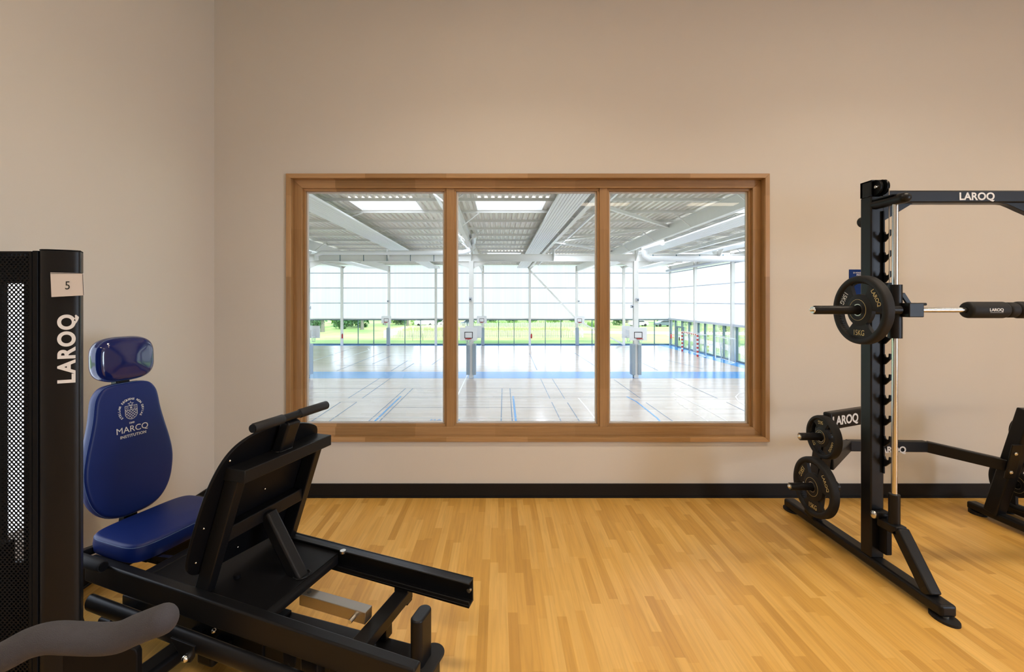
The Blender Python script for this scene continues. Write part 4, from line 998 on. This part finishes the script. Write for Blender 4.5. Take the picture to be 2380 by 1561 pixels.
# the outline was measured on the plane; enlarge slightly about its centre
m = MB(); n_ = len(so_)
fr0 = [(-.805-.35*(.88-z_), y_, z_) for y_, z_ in so_]; bk = [(x-.012, y_, z_+.004) for x, y_, z_ in fr0]
m.add(fr0+bk, [(j, (j+1) % n_, n_+(j+1) % n_, n_+j) for j in range(n_)]); m.add(fr0, [tuple(range(n_))]); m.add(bk, [tuple(reversed(range(n_)))])
fp = lb_(m, 'footplate', M_black2, bevel=.002)
for y_, z_ in ((.0, .905), (.462, .872), (-.035, .655), (-.028, .515), (.233, .70), (.17, .47)):
    lb_(MB().sphere((-.800-.35*(.88-z_), y_, z_), .0045, 8, 5), 'screw_head', M_zinc, fp, 0)
# brushed steel link between deck and cross member
bl = lb_(MB().bar((-.645, .215, .298), (-.335, .215, .288), .046, .046), 'steel_link_tube', M_steel, None, .002)
lb_(MB().tube([(-.385, .165, .283), (-.385, .192, .285)], .0085, 10), 'link_bolt', M_zinc, bl, 0)
lb_(MB().tube([(-.615, .215, .3205), (-.615, .215, .3225)], .008, 12), 'link_hole_plug', M_ink, bl, 0)
# cross member and its legs
m = MB(); m.bar((-.315, .0, .232), (-.315, .47, .232), .062, .045); lb_(m, 'cross_member', bevel=.004)
m = MB(); m.box(-.350, -.285, .425, .468, .20, rz(-.3)-.095); lb_(m, 'rail_stub', bevel=.003)
m = MB(); m.box(-.345, -.300, .28, .33, .145, .215); lb_(m, 'stub_leg', bevel=.004)
m = MB(); m.box(-.455, -.385, -.015, .03, .02, rz(-.4)-.09); lb_(m, 'front_leg', bevel=.006)
m = MB(); m.prism([(-.028, .015), (.028, .015), (.024, -.045), (.012, -.062), (-.012, -.062), (-.024, -.045)], -.004, .004, mat=frame((-.50, -.015, rz(-.5)-.10), (1, 0, 0), (0, 0, 1))); tb_ = lb_(m, 'drilled_tab', bevel=.001)
lb_(MB().tube([(-.50, -.020, rz(-.5)-.143), (-.50, -.0185, rz(-.5)-.143)], .005, 10), 'tab_hole', M_ink, tb_, 0)
# base rail with end post
m = MB(); m.box(-1.62, -.075, .15, .31, .045, .145); lb_(m, 'base_rail', bevel=.008, seg=3)
def oval(x, y, a, b, z0, z1, n=28):
    # stadium section, long axis along y
    pts = []
    for j in range(n):
        u = 2*PI*j/n; cx_ = a*math.cos(u); cy_ = a*math.sin(u)+(b-a)*(1 if math.sin(u) >= 0 else -1); pts.append((x+cx_, y+cy_))
    return MB().prism(pts, z0, z1, smooth=False)
pm = oval(-.118, .233, .026, .052, .150, .332); lb_(pm, 'end_post', bevel=.006, seg=3)
pm = oval(-.095, .228, .045, .10, .146, .158); lb_(pm, 'post_flange', M_rubber, bevel=.003)
# feet
for i_, (x_, ya, yb) in enumerate(((-1.13, -.25, .30), (-1.58, .05, .52), (-.985, .05, .44))):
    f_ = lb_(MB().bar((x_, ya, .075), (x_, yb, .075), .085, .055), 'cross_foot', bevel=.014, seg=3)
for x_, y_ in ((-.86, .22), (-.2, .23), (-1.15, -.18), (-1.58, .5), (-1.5, .23)):
    lb_(MB().box(x_-.07, x_+.07, y_-.05, y_+.05, 0, .05), 'rubber_foot', M_rubber, None, .006)
lb_(MB().box(-.94, -.78, .14, .30, .03, .16), 'pivot_block', M_black2, None, .006)
# lower lever tube (flat oval) with hanging bracket
m = MB(); m.tube([(-1.478, -.055, .270), (-1.470, -.055, .269), (-.9, -.055, .243), (-.30, -.055, .215)], .022, 20, ry=.034, up=(0, 0, 1)); lv = lb_(m, 'lever_tube', M_black, None, .003)
m = MB(); m.prism([(-.05, .015), (.07, .010), (.062, -.035), (.050, -.052), (.030, -.058), (.012, -.048), (-.02, -.02)], -.006, .006, mat=frame((-.935, -.078, .243), (1, 0, 0), (0, 0, 1))); lb_(m, 'lever_bracket', M_black, lv, .002)
lb_(MB().sphere((-.902, -.088, .205), .013, 12, 8), 'bracket_bolt', M_zinc, lv, 0)
lb_(MB().sphere((-.98, .09, .165), .010, 10, 6), 'pivot_bolt', M_zinc, None, 0)
lb_(MB().tube([(-.96, .12, .20), (-.93, .14, .20)], .012, 10), 'red_end_plug', M_red, None, 0)
m = MB(); m.prism([(0, 0), (.0, -.10), (.14, -.10), (.125, -.03), (.10, .02), (.05, .03)], -.005, .005, mat=frame((-1.55, -.10, .225), (1, 0, 0), (0, 0, 1))); lb_(m, 'side_guard', M_black2, None, .002)
# left end: uprights tying rails to the base, seat side handles
for x_ in (-1.50, -.98):
    lb_(MB().box(x_-.03, x_+.03, .40, .45, .05, rz(x_)-.09), 'rail_support', M_black, None, .004)
lb_(MB().bar((-1.50, .0, rz(-1.5)-.05), (-1.50, .45, rz(-1.5)-.05), .06, .06), 'rear_cross_bar', M_black, None, .004)
lb_(MB().bar((-1.24, .0, rz(-1.24)-.03), (-1.24, .44, rz(-1.24)-.03), .05, .04), 'seat_cross_bar', M_black, None, .004)
for y_ in (-.050, .515):
    m = MB(); m.tube([(-1.62, y_, .432), (-1.615, y_, .432), (-1.415, y_, .424), (-1.408, y_, .424)], [.020, .0235, .0235, .020], 20); hg = lb_(m, 'side_grip', M_rubber, None, 0)
    m = MB(); m.tube([(-1.408, y_, .424), (-1.404, y_, .424)], .017, 16); lb_(m, 'grip_end_cap', M_black2, hg, 0)
    m = MB(); m.bar((-1.60, y_, .43), (-1.60, .233, .40), .03, .03); lb_(m, 'grip_bracket', M_black, hg, .003)
# seat carriage
m = MB(); m.box(-1.60, -1.34, .07, .40, .385, .402).box(-1.56, -1.36, .13, .33, .34, .385); lb_(m, 'seat_carriage', M_black2, None, .004)
m = MB(); m.bar((-1.34, .10, .395), (-1.25, .13, .385), .02, .02).tube([(-1.26, .13, .388), (-1.235, .145, .388)], .010, 10); lb_(m, 'adjuster_lever', M_zinc, None, 0)
lb_(MB().tube([(-1.30, .12, .383), (-1.28, .125, .383)], .012, 10), 'red_adjuster_sleeve', M_red, None, 0)
# cushions
def cushion(name, outline, thick, er, mat4, mat, bulge=.006, par=None, back=.4):
    """outline: closed list of 2d points (ccw); thickness along +z of mat4; er: edge radius"""
    n = len(outline); P2 = [Vector((x, y)) for x, y in outline]; nor = []
    for i in range(n):
        d = (P2[(i+1) % n]-P2[i-1]).normalized(); nor.append(Vector((d.y, -d.x)))
    def ring(inset, z_): return [(P2[i].x-nor[i].x*inset, P2[i].y-nor[i].y*inset, z_) for i in range(n)]
    rings = [ring(er*back, 0), ring(0, er*back)]
    rings.append(ring(-.002, thick*.5)); rings.append(ring(0, thick-er))
    for j in range(1, 6):
        a = j/5*PI/2; rings.append(ring(er*(1-math.cos(a)), thick-er+er*math.sin(a)))
    cc = sum(P2, Vector((0, 0)))/n
    base = [Vector(p) for p in rings[-1]]
    for j, k in enumerate((.85, .6, .3)):
        rings.append([(cc.x+(p.x-cc.x)*k, cc.y+(p.y-cc.y)*k, thick+bulge*(1-k)) for p in base])
    m = MB(); vs = [v for r in rings for v in r]; fs = []
    for i in range(len(rings)-1):
        for j in range(n):
            k = (j+1) % n; fs.append((i*n+j, i*n+k, (i+1)*n+k, (i+1)*n+j))
    fs.append(tuple(reversed(range(n)))); fs.append(tuple((len(rings)-1)*n+j for j in range(n)))
    m.add(vs, fs, True, mat4)
    o = m.build(name, mat, par or lp, world=False)
    # stitched seam
    sm_ = MB(); pts = ring(er*.12-.0005, thick-er*.62); pts = [mat4 @ Vector(p) for p in pts]
    sm_.tube(pts+[pts[0], pts[1]], .0012, 5, caps=False); sm_.build('stitching', M_thread, o, world=False)
    return o
def supers(w_, h_, e, n=64, fx=None):
    pts = []
    for i in range(n):
        t = 2*PI*i/n; c_, s_ = math.cos(t), math.sin(t)
        x = w_/2*math.copysign(abs(c_)**(2/e), c_); y = h_/2*math.copysign(abs(s_)**(2/e), s_); pts.append((x, y))
    return pts
# seat: local x depth .32, y width .46
seatm = Matrix.Translation((-1.468, .236, .412)) @ Matrix.Rotation(math.radians(2), 4, 'Y')
cushion('seat_cushion', supers(.322, .460, 5, 80), .076, .018, seatm, M_vinyl, bulge=.006)
# backrest: pear outline, width across local y, height up; face towards +x
bt = math.radians(5)
bmat = frame((-1.655-.055, .236, .474), (0, 1, 0), (-math.sin(bt), 0, math.cos(bt)))   # x->y, y->up, z = y x up = +x
half = [(0, .0), (.075, .004), (.135, .035), (.178, .10), (.196, .18), (.200, .245), (.188, .32), (.168, .40), (.150, .48), (.142, .55), (.132, .585), (.105, .620), (.06, .630), (0, .630)]
ol = half+[(-x, y) for x, y in reversed(half[1:-1])]
ol = smooth_outline(ol, 2)
bk_ = cushion('backrest_cushion', ol, .055, .016, bmat, M_vinyl, bulge=.004)
# printed crest and name on the backrest
def onback(x, y): return bmat @ Matrix.Translation((x, y, .0592))
LMB = LM
def btext(s, size, x, y, ang=0, bold=.01, sx=1.0, spacing=1.0):
    m4 = LM @ onback(x, y) @ Matrix.Rotation(ang, 4, 'Z')
    return text(s, size, M_white, bk_, m4, 'printed_lettering', bold=bold, extrude=.0004, sx=sx, spacing=spacing)
CX_, CY_ = .003, .492
btext('MARCQ', .040, CX_+.002, CY_-.088, bold=0, sx=1.02)
btext('INSTITUTION', .0185, CX_+.004, CY_-.117, bold=.02, sx=.98, spacing=1.08)
btext('1840', .0125, CX_, CY_-.057, bold=.02)
word = 'STELLAM SEQUENS NON DEVIAS'
for i, ch in enumerate(word):
    if ch == ' ': continue
    a = math.radians(218-256*i/(len(word)-1))
    btext(ch, .0135, CX_+.053*math.cos(a), CY_+.004+.053*math.sin(a), a-PI/2, bold=.03)
m = MB()
def stroke(pts, w_=.0016, closed=False):
    if closed: pts = pts+[pts[0]]
    for a, b in zip(pts, pts[1:]):
        a = Vector(a); b = Vector(b); d = (b-a).normalized()*w_*.4; nrm = Vector((-(b-a).y, (b-a).x)).normalized()*w_/2
        q = [a-d-nrm, b+d-nrm, b+d+nrm, a-d+nrm]
        m.add([onback(CX_+p.x, CY_+p.y) @ Vector((0, 0, .0004)) for p in q], [(0, 1, 2, 3)])
stroke([(-.027, .025), (.027, .025), (.027, -.018), (.020, -.030), (.010, -.037), (0, -.040), (-.010, -.037), (-.020, -.030), (-.027, -.018)], .002, True)
stroke([(-.027, .006), (.027, .006)], .0016)
for k in range(-3, 4):
    for s_ in (-1, 1):
        a = []; 
        for t_ in range(0, 13):
            y = .006-.046*t_/12; x = k*.0135+s_*(.006-y)*1.05
            lim = .027 if y > -.018 else .027*max(0, 1-((-.018-y)/.0225)**1.6)
            if abs(x) <= lim: a.append((x, y))
        if len(a) > 1: stroke([a[0], a[-1]], .0015)
for cx_ in (-.017, .017): stroke([(cx_+.0045*math.cos(u), .0155+.0045*math.sin(u)) for u in [2*PI*q_/8 for q_ in range(8)]], .0013, True)
for q_ in range(4): u = PI*q_/4; stroke([(-.006*math.cos(u), .0155-.006*math.sin(u)), (.006*math.cos(u), .0155+.006*math.sin(u))], .0015)
stroke([((.013 if q_ % 2 == 0 else .0055)*math.cos(PI/2+PI*q_/5)-.001, .0335+(.011 if q_ % 2 == 0 else .005)*math.sin(PI/2+PI*q_/5)) for q_ in range(10)], .0016, True)
m.build('printed_crest', M_white, bk_, world=False, fix=False)
# headrest (glossy) and supports
hmat = frame((-1.775, .233, 1.115), (0, 1, 0), (-math.sin(math.radians(2)), 0, 1))
hm = hmat @ Matrix.Translation((0, .105, 0))
cushion('headrest_cushion', supers(.265, .212, 3.2, 64), .080, .036, hm, M_vinylg, bulge=.012)
m = MB(); m.bar((-1.70, .233, .40), (-1.765, .233, 1.16), .06, .045, up=(1, 0, 0)); lb_(m, 'backrest_post', M_black, None, .006)
m = MB(); m.bar((-1.73, .233, .44), (-1.50, .233, .395), .06, .05); lb_(m, 'backrest_bracket', M_black, None, .005)
# ================================================================== weight tower at the left edge
wt = thing('weight_tower', 'tall black perforated weight tower with vertical white lettering at the left edge', 'weight machine', (-1.62, 1.56, 0))
ZTP = 1.5-(582-700)/F*1.5
prof = [(-1.500, 1.488), (-1.488, 1.482), (-1.470, 1.484), (-1.440, 1.497), (-1.414, 1.512), (-1.404, 1.522), (-1.403, 1.530), (-1.44, 1.58), (-1.50, 1.64), (-1.53, 1.66), (-1.545, 1.64), (-1.525, 1.52)]
prof = list(reversed(prof))
m = MB(); m.prism(prof, .02, ZTP); col = m.build('column_cover', M_black, wt, bevel=.003)
m = MB(); m.prism([(x*1.0, y) for x, y in prof], ZTP, ZTP+.003); m.build('column_cap', M_black2, wt)
# frame strip beside the column
m = MB(); m.box(-1.520, -1.5025, 1.484, 1.51, .03, ZTP-.002); m.build('panel_edge_strip', M_black2, wt, bevel=.002)
# perforated panel (hexagonal pitch) in the plane y = 1.486
m = MB(); px_ = .0145; pz_ = .0076; r_ = .0031; x1_ = -1.523; nx = 29
Yp = 1.488
def hexring(cx_, cz_):
    ov = [(px_/2, pz_/3), (0, pz_*2/3), (-px_/2, pz_/3), (-px_/2, -pz_/3), (0, -pz_*2/3), (px_/2, -pz_/3)]
    o_ = [(cx_+a, Yp, cz_+b) for a, b in ov]
    i_ = [(cx_+.0043*math.cos(PI/6+k*PI/3), Yp, cz_+.0038*math.sin(PI/6+k*PI/3)) for k in range(6)]
    m.add(o_+i_, [(k, (k+1) % 6, 6+(k+1) % 6, 6+k) for k in range(6)])
z0top = ZTP-.016
for j in range(230):
    zc = z0top-j*pz_
    if zc < .05: break
    for i in range(nx):
        hexring(x1_-.010-i*px_-(px_/2 if j % 2 else 0), zc)
o = m.build('perforated_panel', M_black2, wt, fix=False)
sd = o.modifiers.new('thickness', 'SOLIDIFY'); sd.thickness = .0015
m = MB(); m.box(-1.98, x1_, 1.484, 1.492, z0top+.006, ZTP-.004).box(x1_-.007, x1_+.002, 1.484, 1.492, .03, z0top+.006).box(-1.98, -1.95, 1.484, 1.51, .03, z0top).box(-1.95, x1_, 1.484, 1.492, .03, .05); m.build('panel_frame', M_black2, wt)
# back structure with a slot open to the window behind
m = MB(); m.box(-2.10, -1.788, 1.64, 1.66, .03, ZTP).box(-1.709, -1.53, 1.64, 1.66, .03, ZTP).box(-1.788, -1.709, 1.64, 1.66, 1.565, ZTP).box(-1.788, -1.709, 1.64, 1.66, .03, .56)
m.build('back_frame', M_black2, wt)
m = MB(); m.box(-1.95, -1.71, 1.53, 1.61, .08, .66); m.build('weight_stack', M_rubber, wt)
for x_ in (-1.83, -1.9): MB().tube([(x_, 1.57, .5), (x_, 1.57, 1.6)], .012, 10).build('guide_rod', M_chrome, wt)
m = MB(); m.box(-2.05, -1.46, 1.50, 1.64, .0, .05); m.build('tower_base', M_rubber, wt, bevel=.004)
m = MB(); m.box(-1.95, -1.56, 1.50, 1.64, ZTP-.012, ZTP-.004); m.build('top_plate', M_black2, wt)
# vertical lettering, reading upwards, on the oblique cover face
fa = Vector((-1.472, 1.484, 0)); fb = Vector((-1.412, 1.515, 0)); fd = (fb-fa).normalized()
# reading up: text x axis = +z, text y axis = -fd (letter tops to the left)
lc = P(155, 810, 1.506)
nn_ = Vector((fd.y, -fd.x, 0))
text('LAROQ', .0600, M_white, col, frame((-1.4232, 1.5067, lc.z) , (0, 0, 1), -fd) @ Matrix.Translation((0, 0, .0015)), bold=.036, spacing=1.13, sx=1.04)
# foam handle arm belonging to the same machine
YH = .75
pts = [(-560, 1700), (-330, 1640), (-140, 1585), (-40, 1550), (20, 1519), (70, 1493), (120, 1481), (170, 1482), (230, 1484), (275, 1480), (315, 1463), (350, 1449), (380, 1438)]
pp = [P(a, b, YH+max(0, -a)*.0006) for a, b in pts]
def catmull(pts, k=4):
    out_ = []
    for i in range(len(pts)-1):
        p0 = pts[max(0, i-1)]; p1 = pts[i]; p2 = pts[i+1]; p3 = pts[min(len(pts)-1, i+2)]
        for j in range(k):
            t = j/k; out_.append(.5*((2*p1)+(-p0+p2)*t+(2*p0-5*p1+4*p2-p3)*t*t+(-p0+3*p1-3*p2+p3)*t**3))
    out_.append(pts[-1]); return out_
cp = catmull(pp[3:], 5)
rr_ = [.0232]*len(cp)
e_ = cp[-1]; d_e = (cp[-1]-cp[-2]).normalized()
for k in range(1, 7): a = k/6*PI/2; cp.append(e_+d_e*.0205*math.sin(a)); rr_.append(max(.002, .0232*math.cos(a)))
ha = MB().tube(cp, rr_, 24).build('foam_grip', M_foam, wt)
m = MB(); m.tube(catmull(pp[:4], 4)+[], .014, 14).tube([pp[0], Vector((pp[0].x-.05, 1.2, .9)), Vector((-1.9, 1.45, .8))], .02, 12); m.build('handle_arm', M_black, ha)
# rounded black foot cover just in front of the tower
ft = MB(); q0 = P(318, 1506, 1.50)
ft.prism([(-.24, 0), (-.26, q0.z), (-.02, q0.z), (-.006, q0.z-.006), (0, q0.z-.02), (0, 0)], 0, .025, mat=frame((q0.x, 1.525, 0), (1, 0, 0), (0, 0, 1))); ft.build('foot_cover', M_black2, wt, bevel=.004)
# number card hung on the tower
nc = thing('number_card', 'white paper card with the number 5 hung on the black tower', 'sign', (P(155, 660, 1.478).x, 1.478, P(155, 660, 1.478).z))
c_ = [P(117, 633, 1.482), P(193, 634.5, 1.482), P(195, 686, 1.482), P(119.5, 690, 1.482)]
tlt = Vector((0, .0, 0))
m = MB(); m.add([(v.x, v.y, v.z) for v in c_]+[(v.x, v.y+.0012, v.z) for v in c_], [(3, 2, 1, 0), (4, 5, 6, 7), (0, 1, 5, 4), (1, 2, 6, 5), (2, 3, 7, 6), (3, 0, 4, 7)]); crd = m.build('card', M_paper, nc)
m = MB()
cc_ = sum(c_, Vector((0, 0, 0)))/4
ins = [cc_+(v-cc_)*.965 for v in c_]
for a, b in ((c_[0], c_[1]), (c_[1], c_[2])):
    a = cc_+(a-cc_)*.985; b = cc_+(b-cc_)*.985; m.bar((a.x, a.y-.0004, a.z-.003), (b.x, b.y-.0004, b.z-.003 if a is c_[0] else b.z), .0006, .0014, up=(0, 0, 1))
m.build('card_border', M_ink, crd)
text('5', .038, M_ink, crd, frame((P(157, 663, 1.4815).x, 1.4812, P(157, 663, 1.4815).z), (1, 0, 0), (0, 0, 1)), bold=.0, extrude=.0002)
